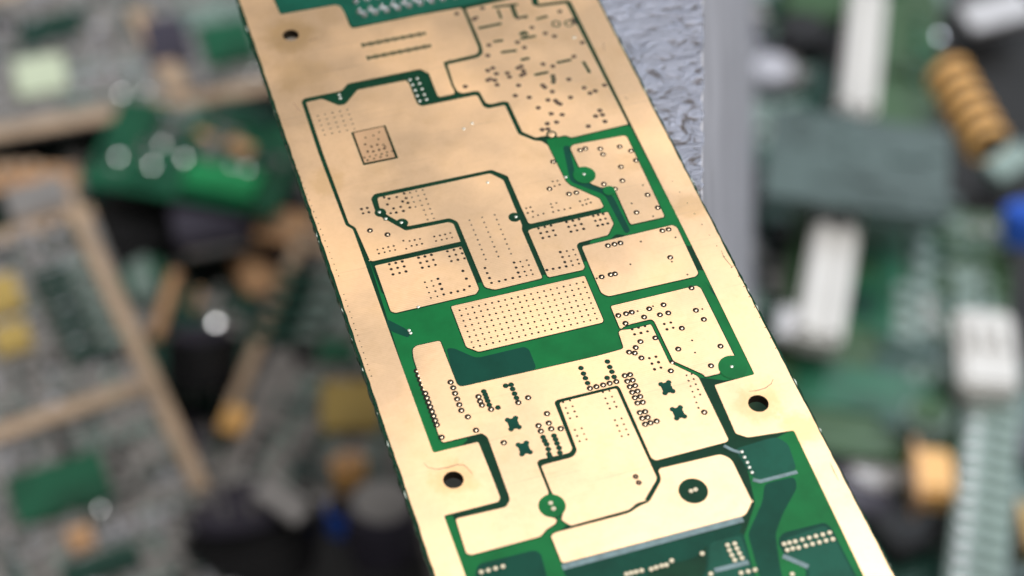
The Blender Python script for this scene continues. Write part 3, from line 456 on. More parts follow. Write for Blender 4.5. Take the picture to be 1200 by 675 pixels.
'edge':[(34.98,-5.69),(34.99,-7.9),(35,-10.1),(35,-12.28),(35.01,-14.44),(35.02,-16.59),(35.03,-18.71),(35.03,-20.82),(35.04,-22.9),(32.24,14.15),(32.55,11.56),(32.85,9),(33.15,6.46),(33.45,3.95),(33.75,1.45),(34.04,-1.01),(34.33,-3.46),(34.62,-5.88),(-26.18,37.81),(-26.14,36.41),(-26.09,35.02),(-26.05,33.64),(-26.01,32.27),(-25.97,30.9),(-25.92,29.55),(-25.88,28.19),(-25.84,26.85),(-25.8,25.51),(-25.76,24.18),(-25.71,22.85),(-25.67,21.54),(-25.63,20.22),(-25.59,18.92),(-25.55,17.62),(-25.51,16.33),(-25.47,15.05),(-25.43,13.77),(-25.39,12.5),(-25.35,11.23),(-25.31,9.97),(-25.47,6.1),(-25.47,4.88),(-25.48,3.66),(-25.48,2.45),(-25.49,1.25),(-25.49,0.05),(-25.5,-1.14),(-25.5,-2.32),(-25.51,-3.5),(-25.51,-4.68),(-25.52,-5.85),(-25.52,-7.01),(-25.52,-8.17),(-25.53,-9.32),(-25.53,-10.46)],
'beads':[(-6.49,68.14),(-5.85,67.03),(-6.38,70.9),(-4.43,68.16),(-3.79,67.05),(-4.31,70.93),(-2.36,68.18),(-1.72,67.07),(-2.23,70.96),(-0.28,68.21),(0.35,67.09),(-0.14,70.98),(1.8,68.23),(2.43,67.11),(1.95,71.01),(3.89,68.25),(4.52,67.14),(4.05,71.04),(5.98,68.28),(6.61,67.16),(6.16,71.06),(8.08,68.3),(8.7,67.18),(8.27,71.09),(10.19,68.32),(10.8,67.2),(10.38,71.12),(12.3,68.35),(12.91,67.22),(12.5,71.15),(14.41,68.37),(15.03,67.25),(14.63,71.17),(16.54,68.39),(17.15,67.27),(16.76,71.2),(18.66,68.42),(19.27,67.29),(18.9,71.23),(20.8,68.44),(21.4,67.31),(21.05,71.26),(22.94,68.47),(23.54,67.33),(23.2,71.29),(25.08,68.49),(25.68,67.36),(25.36,71.31),(27.23,68.51),(27.83,67.38),(27.52,71.34),(29.39,68.54),(29.99,67.4),(29.69,71.37),(31.56,68.56),(32.15,67.42),(31.86,71.4),(33.73,68.59),(34.32,67.45),(34.04,71.43),(35.9,68.61),(36.49,67.47),(36.23,71.46),(38.08,68.64),(38.67,67.49),(38.42,71.48),(40.27,68.66),(40.85,67.52),(40.62,71.51),(42.46,68.68),(43.04,67.54),(42.83,71.54)],
'scratch':[[(-22.4,-27.84),(-22.03,-28.81),(-20.93,-29.46),(-19.35,-29.62),(-17.86,-29.51),(-16.86,-29.97),(-16.36,-31.22),(-16.23,-31.84)],[(27.94,-29.38),(29.08,-29.59),(30.51,-29.52),(31.7,-29.03),(32.36,-28.29)],[(34.4,-2.09),(34.23,-3.45),(34.54,-4.95),(34.8,-5.96)],[(-23.02,49.27),(-22.82,48.25),(-22.59,47.39),(-22.12,46.62)],[(32.43,48.99),(32.17,47.71),(31.85,46.55)],[(31.44,35.03),(31.56,34.54),(31.71,34.11)],[(-16.9,63.19),(-16.05,63.38),(-15.08,63.58)],[(34.42,-44.87),(34.31,-46.42),(34.36,-48.08)],[(4.98,51.69),(5.28,51.94),(5.71,51.81)]]}
PL = D['plates']
U0, U1, V0, V1 = -26.5, 35.5, -84.0, 112.0

board = thing('circuit_board', 'long green circuit board with bare gold areas, sharp in the middle of the picture', 'circuit board', (0, 0, BOARD_TOP))
ZT = 0.0   # local z of the laminate's top

def wavy(u, a, b, n, amp, seed):
    rnd = random.Random(seed)
    out = []
    for i in range(n):
        out.append((u + rnd.uniform(-amp, amp), a + (b - a) * i / n))
    return out
outline = wavy(U1, V0, V1, 150, 0.13, 1) + [(U1, V1)] + wavy(U0, V1, V0, 150, 0.14, 2) + [(U0, V0)]
hole_loops = [circle(x, y, r, 36) for x, y, r in D['holes']]

# laminate with three drilled holes
bm = bmesh.new()
add_plate(bm, outline, hole_loops, -THICK, ZT, 0, 1)
bot = [f for f in bm.faces]
sub = link('substrate', bm_mesh(bm, 'substrate', [M['mask_dark'], M['fibre']]), board)
sub['label'] = 'green laminate with chipped pale edges'
for x, y, r in D['holes']:
    bm = bmesh.new()
    g1 = circle(x, y, r - 0.02, 36)
    lo = [bm.verts.new((a * .001, b * .001, -THICK * .001)) for a, b in g1]
    hi = [bm.verts.new((a * .001, b * .001, 0.00008)) for a, b in g1]
    for i in range(36):
        bm.faces.new((lo[i], hi[i], hi[(i + 1) % 36], lo[(i + 1) % 36]))
    link('hole_lining', bm_mesh(bm, 'hole_lining', M['rust'], True), board)

# splintered fibre along both long edges
rnd = random.Random(41)
bm = bmesh.new()
for k in range(110):
    side = U1 if k % 2 else U0
    sg = 1 if k % 2 else -1
    v = rnd.uniform(V0 + 2, V1 - 2)
    ln, wd = rnd.uniform(0.15, 1.1), rnd.uniform(0.02, 0.09)
    pts_ = [(side - sg * 0.10, v - ln), (side + sg * wd, v - ln * rnd.uniform(-.2, .5)), (side + sg * wd * rnd.uniform(.3, .9), v + ln * 0.4), (side - sg * 0.10, v + ln)]
    add_plate(bm, pts_ if sg > 0 else pts_[::-1], [], -rnd.uniform(0.2, 0.7), rnd.uniform(-0.05, 0.05), 0 if rnd.random() < 0.45 else 1)
o = link('edge_splinters', bm_mesh(bm, 'edge_splinters', [M['chipped'], M['mask_dark']]), board)
o['kind'] = 'stuff'

# solder mask: brighter where copper lies beneath it, teal and dark where it does not
z_mask = 0.006
for p in D['bright']:
    plate('mask_area', fillet(p, 0.5), [], None, z_mask, M['mask_bright'], board); z_mask += 0.001
for i, p in enumerate(D['dark']):
    plate('mask_area', fillet(p, 0.8), [], None, 0.014 + 0.001 * i, M['mask_teal'], board)

for i, p in enumerate(D['teal']):  # paler teal areas, with the haze of reflected light painted in
    plate('mask_area', fillet(p, 0.8), [], None, 0.026 + 0.001 * i, M['mask_haze'], board)

plates = []
def gold_plate(key, holes=(), r=0.32, label=None, outer=None, m='gold'):
    o = offset(fillet(PL[key], r), -0.055) if outer is None else outer
    bm = bmesh.new()
    add_plate(bm, offset(o, 0.16), [], None, 0.034)
    sk = None
    if outer is None:
        sk = bm_mesh(bm, 'mask_margin', M['mask_dark'])
    g = plate('gold_area', o, holes, 0.0, 0.085, M[m], board, label)
    if sk: link('mask_margin', sk, g)
    plates.append((o, g))
    return g

fr_in = offset(fillet(PL['frame_hole'], 0.30), 0.045)
rim = wavy(U1 - 0.34, V0 + 1, V1 - 1, 160, 0.05, 5) + [(U1 - 0.34, V1 - 1)] + wavy(U0 + 0.42, V1 - 1, V0 + 1, 160, 0.06, 6) + [(U0 + 0.42, V0 + 1)]
frame = plate('gold_border', rim, [fr_in] + [circle(x, y, r + 0.01, 36) for x, y, r in D['holes']], 0.0, 0.085, M['gold'], board, 'gold border running round the board with mounting tabs')
gold_plate('dots', label='gold area peppered with tiny dark vias')
gold_plate('main', [fillet(PL['main_hole'], 0.1)], label='large stepped gold area')
gold_plate('small', r=0.06, m='coppery', label='small outlined gold rectangle with vias')
gold_plate('big', r=0.45)
gold_plate('lowl')
gold_plate('midr')
gold_plate('r1', r=0.5)
gold_plate('r2', r=0.45)
gold_plate('grid', label='gold rectangle with a regular grid of vias')
gold_plate('r3')
gold_plate('center', r=0.45, label='large central gold area with via rows')
gold_plate('inner', r=0.5)
bh = D['discs'][6]
gold_plate('bottom', [circle(bh[0], bh[1], bh[2], 40)], r=0.7, label='wide gold area with a round green window')

def inside(p, poly):
    x, y = p
    c = False
    for i in range(len(poly)):
        x0, y0 = poly[i - 1]; x1, y1 = poly[i]
        if (y0 > y) != (y1 > y) and x < (x1 - x0) * (y - y0) / (y1 - y0) + x0: c = not c
    return c
def host(p):
    for poly, g in plates:
        if inside(p, poly): return g
    return None
def holder(p):
    """The gold area a mark sits on, or the board, and the height of its surface."""
    g = host(p)
    if g: return g, 0.085
    if inside(p, fr_in): return board, 0.036
    return frame, 0.085

def place(name, me, p, par, z, rz=0.0):
    return link(name, me, par, (p[0] * .001, p[1] * .001, z * .001), (0, 0, rz))

def lathe_mesh(name, prof, n, mats, mis, smooth=True):
    """prof: list of (r, z) in mm from the outside in; mis: material index for each ring."""
    bm = bmesh.new()
    prev = None
    for k, (r, z) in enumerate(prof):
        if r <= 0:
            v = bm.verts.new((0, 0, z * .001))
            for i in range(n):
                f = bm.faces.new((prev[i], prev[(i + 1) % n], v)); f.material_index = mis[k - 1]
        else:
            cur = [bm.verts.new((r * .001 * math.cos(2 * math.pi * i / n), r * .001 * math.sin(2 * math.pi * i / n), z * .001)) for i in range(n)]
            if prev:
                for i in range(n):
                    f = bm.faces.new((prev[i], prev[(i + 1) % n], cur[(i + 1) % n], cur[i])); f.material_index = mis[k - 1]
            prev = cur
    return bm_mesh(bm, name, mats, smooth)

# green discs round single vias
for k, (x, y, r) in enumerate(D['discs']):
    if k == 6: continue
    m = M['mask_bright'] if k in (4, 5, 7, 8) else M['mask_dark']
    me = lathe_mesh('mask_disc', [(r, 0), (r - 0.06, 0.012), (0, 0.012)], 32, [m], [0, 0], False)
    place('mask_disc', me, (x, y), board, 0.088)

via_me = lathe_mesh('via', [(0.50, 0.0), (0.48, 0.010), (0.19, 0.008), (0.16, 0.02), (0.09, 0.05), (0, 0.055)], 18, [M['hole'], M['via_gold']], [0, 0, 1, 1, 1])
solid_me = lathe_mesh('masked_via', [(0.45, 0.0), (0.43, 0.014), (0.17, 0.03), (0, 0.018)], 16, [M['mask_dark'], M['mask_teal']], [0, 0, 1])
speck_me = lathe_mesh('via', [(0.45, 0.0), (0.43, 0.012), (0.15, 0.010), (0.10, 0.03), (0, 0.035)], 14, [M['hole'], M['mark']], [0, 0, 1, 1])
pad_me = lathe_mesh('pad', [(0.38, 0.0), (0.36, 0.03), (0.25, 0.05), (0.12, 0.03), (0, 0.02)], 18, [M['pad']], [0, 0, 0, 0])
dot_me = lathe_mesh('pad', [(0.27, 0.0), (0.24, 0.03), (0.12, 0.05), (0, 0.05)], 14, [M['dull_tin']], [0, 0, 0])

for p in D['ring']:
    h, z = holder(p); place('via', via_me, p, h, z)
for p in D['solid']:
    h, z = holder(p); place('masked_via', solid_me, p, h, z + 0.002)
for p in D['speck']:
    h, z = holder(p); place('via', speck_me, p, h, z)
for p in D['pad']:
    place('pad', pad_me, p, board, 0.110)
for p in D['white']:
    place('pad', dot_me, p, board, 0.100)

# clover shaped masked vias
for p in D['stars']:
    bm = bmesh.new()
    add_plate(bm, [(-.80, -.98), (.80, -.98), (.80, .98), (-.80, .98)], [], 0.0, 0.020)
    for sx in (-1, 1):
        for sy in (-1, 1):
            add_plate(bm, circle(sx * .62, sy * .86, .42, 14), [], 0.0, 0.030 + .003 * sx + .0015 * sy)
    place('masked_via_cluster', bm_mesh(bm, 'masked_via_cluster', M['mask_teal']), p, holder(p)[0], 0.087, 0.0)

# slots etched through the gold
for a, b, w in D['bars']:
    a, b = Vector(a), Vector(b)
    d = b - a
    n = Vector((-d.y, d.x)).normalized() * w * 0.5
    e = d.normalized() * w * 0.3
    pts = [a - e + n * .6, a + n, b + n, b + e + n * .6, b + e - n * .6, b - n, a - n, a - e - n * .6]
    plate('etched_slot', [(q.x, q.y) for q in pts], [], 0.08, 0.099, M['mask_dark'], plates[0][1])
for x, y, r in D['rings']:
    plate('etched_ring', circle(x, y, r, 28), [circle(x, y, r * 0.66, 28)], 0.08, 0.101, M['mask_dark'], plates[0][1])
    if (x, y, r) == D['rings'][3]:
        place('pad', lathe_mesh('pad', [(r * .66, 0), (r * .6, .01), (0, .012)], 24, [M['gold']], [0, 0]), (x, y), board, 0.1)

# the fine drill pattern: hundreds of pin-prick vias, joined for each gold area
fine = {}
for key, rad, m in (('kdot', 0.25, 'hole'), ('sdot', 0.18, 'hole'), ('bump', 0.17, 'rust')):
    for p in D[key]:
        h, z = holder(p)
        fine.setdefault((h.name, m), []).append((p, rad, z))
for p in D['edge']:
    fine.setdefault((frame.name, 'hole'), []).append((p, 0.10, 0.085))
for (hn, m), lst in fine.items():
    bm = bmesh.new()
    for (x, y), rad, z in lst:
        rr = rad * random.uniform(0.9, 1.1)
        add_plate(bm, circle(x, y, rr, 10), [], None, z + 0.004)
    o = link('small_vias', bm_mesh(bm, 'small_vias', M[m]), bpy.data.objects[hn])
    o['kind'] = 'stuff'

# two rows of fine slots in the gold
bm = bmesh.new()
for i, (x, y) in enumerate(D['slots']):
    w, h = 0.40, 0.75 if i % 3 else 1.05
    add_plate(bm, [(x - w / 2, y - h / 2), (x + w / 2, y - h / 2), (x + w / 2, y + h / 2), (x - w / 2, y + h / 2)], [], 0.08, 0.094)
o = link('fine_slots', bm_mesh(bm, 'fine_slots', M['mask_dark']), frame)
o['kind'] = 'stuff'

# pale lines at the near end: highlights off mask steps, painted as flat strips
for pts, w in D['mask_sheen']:
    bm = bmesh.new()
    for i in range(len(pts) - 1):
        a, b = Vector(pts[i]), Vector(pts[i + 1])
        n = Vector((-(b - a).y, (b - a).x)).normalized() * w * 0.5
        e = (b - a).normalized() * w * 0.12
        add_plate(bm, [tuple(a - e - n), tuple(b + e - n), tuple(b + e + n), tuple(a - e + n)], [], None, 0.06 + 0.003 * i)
    link('painted_sheen_line', bm_mesh(bm, 'painted_sheen_line', M['mask_sheen']), board)

# soldered joints in the window at the far end
bead_me = lathe_mesh('solder_joint', [(0.62, 0.0), (0.55, 0.25), (0.32, 0.5), (0.12, 0.85), (0, 0.9)], 14, [M['solder']], [0, 0, 0, 0])
for p in D['beads']:
    if inside(p, fr_in) and host(p) is None:
        place('solder_joint', bead_me, p, board, 0.02, random.uniform(0, 6))

# stray specks of solder on the gold
for p in D['specks']:
    place('solder_speck', dot_me, p, holder(p)[0], 0.08)

# dark hair-line marks on the gold
for pts in D['scratch']:
    bm = bmesh.new()
    n = len(pts)
    L_, R_ = [], []
    for i, p in enumerate(pts):
        a, b = Vector(pts[max(0, i - 1)]), Vector(pts[min(n - 1, i + 1)])
        t = (b - a).normalized()
        w = 0.06 * math.sin(math.pi * (i + 0.4) / (n - 0.2)) + 0.02
        L_.append(bm.verts.new(((p[0] - t.y * w) * .001, (p[1] + t.x * w) * .001, 0.000089)))
        R_.append(bm.verts.new(((p[0] + t.y * w) * .001, (p[1] - t.x * w) * .001, 0.000089)))
    for i in range(n - 1):
        bm.faces.new((L_[i], R_[i], R_[i + 1], L_[i + 1]))
    link('scratch', bm_mesh(bm, 'scratch', M['mark']), frame)

# ------------------------------------------------------------------ metal block under the far end of the board
blk = thing('metal_block', 'grey metal block with a scraped, dented top under the far end of the gold board', 'metal block', (0.10, 0.25, 0.0))
top = [Vector((0.0345, 0.0056, 0.5637)), Vector((0.1166, 0.2132, 0.5637)), Vector((0.0529, 0.2300, 0.5637)), Vector((-0.0006, 0.0159, 0.5637))]
base = [Vector((0.2713, 0.3721, 0.0000)), Vector((0.4425, 0.7807, -0.0000)), Vector((0.2380, 0.8379, 0.0000)), Vector((0.1655, 0.4035, 0.0000))]
def hexa(name, t, b, m, parent, top_only=None):
    bm = bmesh.new()
    o = parent.location
    tv = [bm.verts.new(p - o) for p in t]; bv = [bm.verts.new(p - o) for p in b]
    if top_only is not False: bm.faces.new(tv)
    if top_only is not True:
        for i in range(4):
            bm.faces.new((tv[i], bv[i], bv[(i + 1) % 4], tv[(i + 1) % 4]))
    bmesh.ops.recalc_face_normals(bm, faces=bm.faces[:])
    return link(name, bm_mesh(bm, name, m), parent)
hexa('block_body', [p - Vector((0, 0, 0.0012)) for p in top], base, M['grey_metal'], blk)
# the scraped top is a real, uneven sheet
bm = bmesh.new()
NX, NY = 70, 130
from mathutils import noise as mnoise
gridv = []
o = blk.location
for j in range(NY + 1):
    row = []
    for i in range(NX + 1):
        a = top[3].lerp(top[0], i / NX); b = top[2].lerp(top[1], i / NX)
        p = a.lerp(b, (j / NY) ** 1.6)
        q = Vector((p.x * 0.9 + p.y * 0.45, p.y * 0.9 - p.x * 0.45, 0))
        h = mnoise.noise(Vector((q.x * 170, q.y * 150, 0))) * 0.00030 + mnoise.noise(Vector((q.x * 420, q.y * 380, 3))) * 0.00010
        if i == NX: p = p + Vector((random.uniform(-.0004, .0003), 0, 0))
        row.append(bm.verts.new((p.x - o.x, p.y - o.y, p.z - 0.0009 + min(h, 0.0006))))
    gridv.append(row)
for j in range(NY):
    for i in range(NX):
        bm.faces.new((gridv[j][i], gridv[j][i + 1], gridv[j + 1][i + 1], gridv[j + 1][i]))
bmesh.ops.recalc_face_normals(bm, faces=bm.faces[:])
tp = link('scraped_top', bm_mesh(bm, 'scraped_top', M['alu'], True), blk)
tp['label'] = 'rough dented upper face with dark gouges'

# ------------------------------------------------------------------ the heap of scrap boards behind
S = 1.5   # real size of the scrap against the drawing units below
rb = random.Random(9)
class Heap:
    """A scrap board: Empty at its centre, size w x h metres, parts placed by world position."""
    def __init__(s, name, label, spec, m, group='scrap circuit boards in the heap', thick=0.0016, tilt=(0, 0), cat='circuit board'):
        loc, rz, s.w, s.h = spec
        s.w /= S; s.h /= S
        s.root = thing(name, label, cat, loc, (tilt[0], tilt[1], rz), group)
        s.root.scale = (S, S, S)
        s.inv = Matrix.LocRotScale(s.root.location, s.root.rotation_euler, (S, S, S)).inverted()
        box('substrate', (0, 0, -thick / 2), (s.w, s.h, thick), m, s.root, 0, 0.0003)
    def loc(s, p):
        q = s.inv @ Vector(p)
        return Vector((q.x, q.y, 0))
    def rim(s, m, wd, th=0.0006, sides=(0, 1, 2, 3)):
        for k_, (nm, c, sz) in enumerate((('copper_rim', (0, s.h / 2 - wd / 2), (s.w, wd)), ('copper_rim', (0, -s.h / 2 + wd / 2), (s.w, wd)),
                          ('copper_rim', (s.w / 2 - wd / 2, 0), (wd, s.h - 2 * wd - .0004)), ('copper_rim', (-s.w / 2 + wd / 2, 0), (wd, s.h - 2 * wd - .0004)))):
            if k_ in sides: box(nm, (c[0], c[1], th / 2), (sz[0], sz[1], th), m, s.root)
    def strip(s, a, b, wd, m, name='copper_rim', th=0.0008, label=None):
        a, b = s.loc(a), s.loc(b)
        c = (a + b) / 2
        return box(name, (c.x, c.y, th / 2 + 0.0002), ((b - a).length, wd, th), m, s.root, math.atan2(b.y - a.y, b.x - a.x), min(th, wd) * 0.1, label)
    def chip(s, p, sx, sy, sz, m, name='chip', rz=0.0, label=None):
        q = s.loc(p)
        return box(name, (q.x, q.y, sz / 2 + 0.0003), (sx, sy, sz), m, s.root, rz, min(sx, sy, sz) * 0.12, label)
    def cap(s, p, r, h, m, name='capacitor'):
        q = s.loc(p)
        return cyl(name, (q.x, q.y, h / 2 + 0.0003), r, h, m, s.root)
    def bead(s, p, r):
        """A flattened, shiny blob of solder leaning a little to one side."""
        q = s.loc(p)
        bm = bmesh.new()
        bmesh.ops.create_uvsphere(bm, u_segments=20, v_segments=12, radius=r)
        for v in bm.verts: v.co.z *= 0.30
        n = Vector((0.12 + rb.uniform(-.05, .05), -0.42 + rb.uniform(-.05, .05), 1)).normalized()
        n.rotate(Matrix.Rotation(-s.root.rotation_euler.z, 3, 'Z'))
        e = n.to_track_quat('Z', 'Y').to_euler()
        return link('solder_bead', bm_mesh(bm, 'solder_bead', M['mirror'], True), s.root, (q.x, q.y, r * 0.5 + 0.0004), e)
    def field(s, n, x0, x1, y0, y1, mats, size=(0.0015, 0.006), seed=1, zmax=0.003):
        """The carpet of small parts nobody could count."""
        rnd = random.Random(seed)
        bm = bmesh.new()
        i = 0
        while i < n:
            # short rows of equal parts, as they are placed on a board
            sx, sy, sz = rnd.uniform(*size), rnd.uniform(*size), rnd.uniform(0.0005, zmax)
            cx = rnd.uniform(x0, x1) * s.w; cy = rnd.uniform(y0, y1) * s.h
            run = rnd.choice((1, 2, 3, 4, 6)); k = rnd.randrange(len(mats)); along = rnd.random() < 0.5
            for q in range(run):
                x = cx + (q * sx * 1.6 if along else 0); y = cy + (0 if along else q * sy * 1.6)
                i += 1
                if abs(x) > 0.485 * s.w or abs(y) > 0.485 * s.h: continue
                mtx = Matrix.Translation((x, y, sz / 2 + 0.0001)) @ Matrix.Diagonal((sx, sy, sz, 1))
                g = bmesh.ops.create_cube(bm, size=1, matrix=mtx)
                for f in {f for v in g['verts'] for f in v.link_faces}: f.material_index = k
        o = link('small_components', bm_mesh(bm, 'small_components', mats), s.root)
        o['kind'] = 'stuff'
        return o

GREYS = [M['chip_grey'], M['tin'], M['grey_field'], M['chip_black'], M['grey_metal'], M['chip_grey'], M['slate_green'], M['mint']]
# top left: large grey board with a bare copper rim
b1 = Heap('scrap_board', 'grey board with bare copper rim and a pale square label, behind at upper left', ((-0.0131, 0.6356, 0.0525), -0.0320, 0.2035, 0.1211), M['grey_field'])
b1.rim(M['copper_rim'], 0.0065)
b1.strip((0.0024, 0.6551, 0.0525), (0.0131, 0.5834, 0.0525), 0.0075, M['copper_rim'], th=0.0024)
b1.field(700, -0.47, 0.47, -0.43, 0.43, GREYS, seed=2, size=(0.001, 0.0045), zmax=0.0022)
b1.chip((-0.0574, 0.6177, 0.0525), 0.018, 0.019, 0.002, M['pale_green'], 'pale_square')
b1.chip((0.0140, 0.6254, 0.0525), 0.016, 0.024, 0.0025, M['chip_violet'], 'chip')
b1.chip((0.0462, 0.6133, 0.0525), 0.020, 0.022, 0.0035, M['back_green'], 'green_module')
b1.chip((0.0457, 0.6397, 0.0525), 0.03, 0.012, 0.0015, M['mint'], 'mask_panel')
for x, y in ((18, 44), (45, 40), (75, 33), (105, 28)):
    b1.chip((-0.0625, 0.6708, 0.0525) if False else Vector((-0.0462, 0.6529, 0.0525)) + Vector(((x - 60) * 0.00030, (38 - y) * 0.0002, 0)), 0.006, 0.010, 0.0035, M['deep_green'], 'green_block')
b1.bead((-0.0175, 0.5923, 0.0525), 0.0015); b1.bead((-0.0041, 0.5912, 0.0525), 0.0014)

b1.bead((-0.0644, 0.6423, 0.0525), 0.0011); b1.bead((-0.0407, 0.5949, 0.0525), 0.0016); b1.bead((0.0559, 0.5877, 0.0525), 0.0012)

# green board leaning over the gap below it
b2 = Heap('scrap_board', 'bright green board with orange blocks and shiny solder beads, behind at left', ((0.0107, 0.5234, 0.0675), -0.5450, 0.1054, 0.0627), M['back_green'], tilt=(R(2), R(-3)))
b2.field(110, -0.45, 0.2, -0.4, 0.4, [M['back_green'], M['mint'], M['deep_green'], M['solder']], seed=3)
b2.chip((0.0192, 0.4973, 0.0675), 0.026, 0.012, 0.004, M['vivid_green'], 'vivid_green_block', R(-4))
b2.chip((0.0187, 0.5303, 0.0675), 0.010, 0.004, 0.0015, M['tan'], 'tan_block', R(-20))
b2.chip((0.0331, 0.5172, 0.0675), 0.010, 0.005, 0.003, M['tan'], 'tan_block', R(-20))
b2.chip((0.0416, 0.5407, 0.0675), 0.022, 0.008, 0.002, M['deep_green'], 'green_block', R(-10))
for p in ((-0.0289, 0.5337, 0.0690), (-0.0134, 0.5216, 0.0690), (-0.0051, 0.5344, 0.0690), (0.0035, 0.5211, 0.0690), (0.0261, 0.5076, 0.0690), (0.0331, 0.5030, 0.0690)):
    b2.bead(p, 0.0014)
box_ = Heap('scrap_board', 'narrow tan board strip lying across the dark gap at far left', ((-0.0828, 0.5546, 0.0450), -0.2567, 0.0655, 0.0179), M['tan'])
box_.field(24, -0.45, 0.45, -0.4, 0.4, [M['tan'], M['chip_grey'], M['copper_rim']], seed=4, size=(0.001, 0.004))

# left: the big board with a copper rim and a cross bar
b3 = Heap('scrap_board', 'large grey board with copper rim, yellow blocks and a green panel, at lower left', ((-0.1086, 0.3586, 0.0825), 0.0983, 0.1454, 0.2467), M['grey_field'])
b3.rim(M['copper_rim'], 0.0058, sides=(0,))
b3.strip((-0.0586, 0.4995, 0.0825), (-0.0310, 0.3053, 0.0825), 0.0050, M['copper_rim'], th=0.0026)
b3.strip((-0.1345, 0.3582, 0.0825), (-0.0450, 0.3692, 0.0825), 0.0055, M['copper_rim'], th=0.0024)
b3.field(2200, -0.47, 0.46, -0.47, 0.47, GREYS, seed=5, size=(0.0008, 0.0034), zmax=0.0022)
b3.chip((-0.0992, 0.4403, 0.0825), 0.012, 0.016, 0.003, M['yellow'], 'yellow_block', R(0))
b3.chip((-0.0980, 0.4130, 0.0825), 0.011, 0.012, 0.003, M['yellow'], 'yellow_block', R(0))
b3.chip((-0.0901, 0.3231, 0.0825), 0.028, 0.018, 0.0035, M['back_green'], 'green_panel', R(0))
b3.chip((-0.0860, 0.2943, 0.0825), 0.007, 0.008, 0.004, M['tan'], 'tan_block', R(0))
b3.chip((-0.0730, 0.4966, 0.0825), 0.02, 0.014, 0.004, M['tin'], 'tin_can', R(0))
b3.chip((-0.0799, 0.2790, 0.0825), 0.022, 0.008, 0.003, M['deep_green'], 'green_panel', R(0))
b3.bead((-0.0754, 0.3084, 0.0825), 0.0016); b3.bead((-0.0792, 0.3475, 0.0825), 0.0016); b3.bead((-0.0494, 0.4322, 0.0825), 0.0010)
for p in ((-0.0742, 0.4450, 0.0825), (-0.0722, 0.4323, 0.0825), (-0.0702, 0.4197, 0.0825), (-0.0683, 0.4074, 0.0825), (-0.0656, 0.3950, 0.0825)):
    b3.chip(p, 0.013, 0.0042, 0.004, M['deep_green'], 'green_block', R(0))
    b3.chip(Vector(p) + Vector((0.012, 0.002, 0)), 0.007, 0.003, 0.0045, M['mint'], 'mint_block', R(0))

# centre left: board with a slanted copper edge, running under the gold board
b4 = Heap('scrap_board', 'dark speckled board with slanted copper edge, just left of the gold board', ((0.0673, 0.3458, 0.0525), -0.5935, 0.1358, 0.1720), M['chip_grey'])
b4.strip((0.0495, 0.4596, 0.0525), (-0.0090, 0.3629, 0.0525), 0.0040, M['copper_rim'], th=0.0024)
b4.strip((0.0495, 0.4596, 0.0525), (0.0826, 0.4356, 0.0525), 0.0040, M['copper_rim'], th=0.0024)
b4.field(700, -0.45, 0.47, -0.47, 0.47, [M['chip_grey'], M['grey_field'], M['slate_green'], M['chip_black'], M['tin'], M['mint']], seed=6, size=(0.001, 0.005))
b4.chip((0.0479, 0.3512, 0.0525), 0.019, 0.019, 0.004, M['yellow'], 'yellow_block', R(20))
b4.chip((-0.0070, 0.3592, 0.0525), 0.008, 0.010, 0.003, M['orange'], 'orange_block')
for p in ((0.0438, 0.4364, 0.0525), (0.0386, 0.4275, 0.0525), (0.0334, 0.4188, 0.0525), (0.0283, 0.4101, 0.0525), (0.0233, 0.4016, 0.0525)):
    b4.chip(p, 0.014, 0.004, 0.004, M['deep_green'], 'green_block', R(10))
    b4.chip(Vector(p) + Vector((0.015, -0.004, 0)), 0.006, 0.003, 0.0045, M['mint'], 'mint_block', R(10))
b4.chip((0.0492, 0.3840, 0.0525), 0.012, 0.010, 0.004, M['back_green'], 'green_block', R(15))

# small board in the gap
b6 = Heap('scrap_board', 'small tan board corner peeping out beside the gold board, under the bright green board', ((0.0578, 0.4697, 0.0510), -0.5352, 0.0563, 0.0221), M['tan'])
b6.field(30, -0.45, 0.45, -0.4, 0.4, [M['tan'], M['copper_rim'], M['chip_grey']], seed=21, size=(0.001, 0.004))
b6.chip((0.0390, 0.4799, 0.0510), 0.008, 0.008, 0.003, M['copper_rim'], 'tan_block')
b0 = Heap('scrap_board', 'dark bottom board of the heap seen through the gaps at left', ((-0.0292, 0.4870, 0.0090), -0.1774, 0.2304, 0.3967), M['deep_green'])
b0.field(700, -0.48, 0.48, -0.48, 0.48, [M['chip_black'], M['slate_green'], M['deep_green'], M['chip_violet'], M['chip_grey'], M['grey_field']], seed=22, size=(0.003, 0.012), zmax=0.008)
b0.chip((0.0274, 0.4743, 0.0090), 0.013, 0.020, 0.010, M['tan'], 'tan_block', R(20))
b0.chip((-0.0297, 0.4900, 0.0090), 0.016, 0.016, 0.010, M['back_green'], 'green_block', R(20))
b0.chip((-0.0308, 0.4842, 0.0090), 0.008, 0.022, 0.014, M['mint'], 'mint_block', R(10))
b5 = Heap('scrap_board', 'small dark board with a bright solder bead in the gap between two copper rims', ((-0.0128, 0.4291, 0.0300), -0.4423, 0.0513, 0.0729), M['deep_green'])
b5.field(70, -0.45, 0.45, -0.45, 0.45, [M['deep_green'], M['chip_black'], M['chip_grey'], M['tan'], M['mint']], seed=8)
b5.bead((-0.0001, 0.4370, 0.0330), 0.0032); b5.bead((-0.0075, 0.4370, 0.0330), 0.0016)
b5.chip((-0.0226, 0.4567, 0.0300), 0.004, 0.03, 0.003, M['tan'], 'tan_block')

